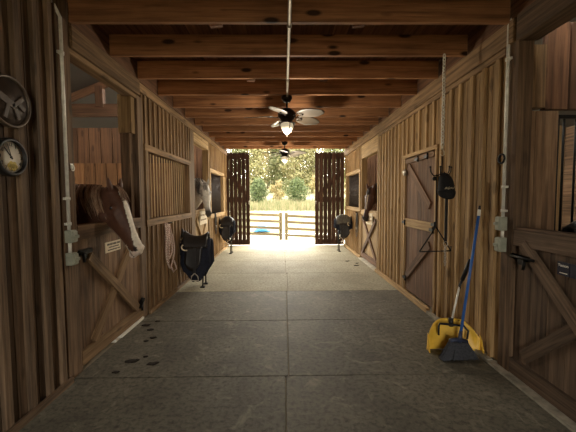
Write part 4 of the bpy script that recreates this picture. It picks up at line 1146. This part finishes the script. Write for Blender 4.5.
tr = [(-4.3, 50, 10.5, 2.3, PALE, 'tall pale tree behind the smaller cedar bush'), (-1.3, 53, 9.2, 2.2, OLIVE, 'olive green tree in the middle of the wood, behind the cedars'),
      (1.6, 51, 10.8, 2.4, PALE, 'tall pale tree behind the larger cedar bush'), (4.6, 52, 10.2, 2.4, PALE, 'pale tree seen beside the bay horse side door leaf'),
      (-7.6, 50, 10.5, 2.6, OLIVE, 'olive tree half hidden by the grey horse side door leaf'), (7.8, 50, 10.5, 2.6, OLIVE, 'olive tree seen through the slats on the bay horse side'),
      (-11, 52, 11, 2.8, PALE, 'pale tree seen through the slats on the grey horse side'), (11, 52, 11, 2.8, GOLD, 'golden tree at the edge of the wood, behind the bay horse side leaf'),
      (-3.0, 60, 13, 3.2, GOLD, 'golden tree deep in the wood, clock side of the fan'), (0.4, 61, 11.5, 3.2, GOLD, 'golden tree deep in the wood, straight behind the fan'), (3.4, 60, 13, 3.2, OLIVE, 'olive tree deep in the wood, behind the larger cedar'),
      (-7, 62, 13, 3.4, PALE, 'pale tree deep in the wood, grey horse side'), (8, 62, 13, 3.4, PALE, 'pale tree deep in the wood, bay horse side')]
tr += [(-5.2, 70, 15, 3.8, OLIVE, 'olive tree at the back of the wood, above the board fence'), (-1.6, 71, 15, 3.8, PALE, 'pale tree at the back of the wood, clock side of the fan lamp'), (2.0, 70, 15.5, 3.8, OLIVE, 'olive tree at the back of the wood, broom side of the fan lamp'), (5.6, 71, 15, 3.8, GOLD, 'golden tree at the back of the wood, above the paddock gate')]
for i, (x, y, h, w, c, l) in enumerate(tr): tree('tree', x, y, h, w, c, l, 'tree', 'trees beyond the meadow', 3000, .21, 9, True, 60 + i, .14)
# tall dry grass, nobody could count the blades
b = MB(); cl = b.bm.verts.layers.float_color.new('Col'); q = random.Random(9)
for i in range(9000):
    x, y = q.uniform(-11, 11), q.uniform(31, 39); h = q.uniform(.2, .85) * (1 + .9 * noise.noise(V((x * .5, y * .5, 3)))); z = ground_z(y) - .05
    dx, dy = q.gauss(0, .12), q.gauss(0, .10); w = q.uniform(.015, .035)
    col = q.choice([(.17, .15, .085), (.20, .18, .10), (.13, .13, .06), (.10, .11, .05)])
    vs = [b.bm.verts.new(p) for p in ((x - w, y, z), (x + w, y, z), (x + dx + w * .4, y + dy, z + h), (x + dx - w * .4, y + dy, z + h))]
    for v in vs: v[cl] = (*col, 1)
    b.bm.faces.new(vs)
tag(b.build('grass', 'leaf'), 'tall dry meadow grass before the cedar bushes', 'grass', None, 'stuff')

# ------------------------------------------------------------------ light
def sun(az, el, e, col, ang=1.0):
    l = bpy.data.lights.new('sun', 'SUN'); l.energy = e; l.color = col; l.angle = math.radians(ang)
    o = bpy.data.objects.new('sun', l); COL.objects.link(o)
    d = V((math.cos(el) * math.sin(az), math.cos(el) * math.cos(az), math.sin(el)))   # towards the sun; az 0 = down the aisle
    o.rotation_euler = d.to_track_quat('Z', 'Y').to_euler(); o.location = d * 40
sun(math.radians(62), math.radians(52), SUN_E if 'SUN_E' in globals() else 4.0, (1.0, .90, .72))
def lamp(o, e):
    l = bpy.data.lights.new('lamp_light', 'POINT'); l.energy = e; l.color = (1.0, .88, .70); l.shadow_soft_size = .07
    p = bpy.data.objects.new('lamp_light', l); COL.objects.link(p); p.parent = o; p.location = (0, 0, ZJ - .60)
lamp(f1, 48); lamp(f2, 60)
w = bpy.data.worlds.new('sky'); SC.world = w; w.use_nodes = True
bg = w.node_tree.nodes['Background']; bg.inputs[0].default_value = (1.0, .95, .84, 1); bg.inputs[1].default_value = 12
def door_light(x, y, z, w_, h_, rot, e, col):
    l = bpy.data.lights.new('daylight', 'AREA'); l.shape = 'RECTANGLE'; l.size = w_; l.size_y = h_; l.cycles.is_portal = True
    o = bpy.data.objects.new('daylight', l); COL.objects.link(o); o.location = (x, y, z); o.rotation_euler = rot
door_light(0, 10.3, 1.5, 3.9, 3.1, (math.radians(-90), 0, 0), 0, None)
door_light(0, -3.2, 1.2, 1.9, 2.6, (math.radians(90), 0, 0), 0, None)  # sky portal at the added fill opening behind the camera
# ------------------------------------------------------------------ camera
cam = bpy.data.cameras.new('camera'); co = bpy.data.objects.new('camera', cam); COL.objects.link(co)
cam.sensor_width = 36; cam.lens = 323.24 / 576 * 36; cam.clip_start = .05; cam.clip_end = 300
yaw, pitch, roll = .0118, .0561, -.0052
mt = Matrix.Rotation(-yaw, 4, 'Z') @ Matrix.Rotation(math.pi / 2 - pitch, 4, 'X') @ Matrix.Rotation(roll, 4, 'Z')
co.matrix_world = Matrix.Translation((0, 0, 1.4729)) @ mt
SC.camera = co
vs = SC.view_settings; vs.view_transform = 'Standard'; vs.look = 'None'; vs.exposure = .25; vs.gamma = 1; vs.use_curve_mapping = False
SC.cycles.max_bounces = 8; SC.cycles.diffuse_bounces = 4; SC.cycles.use_denoising = True
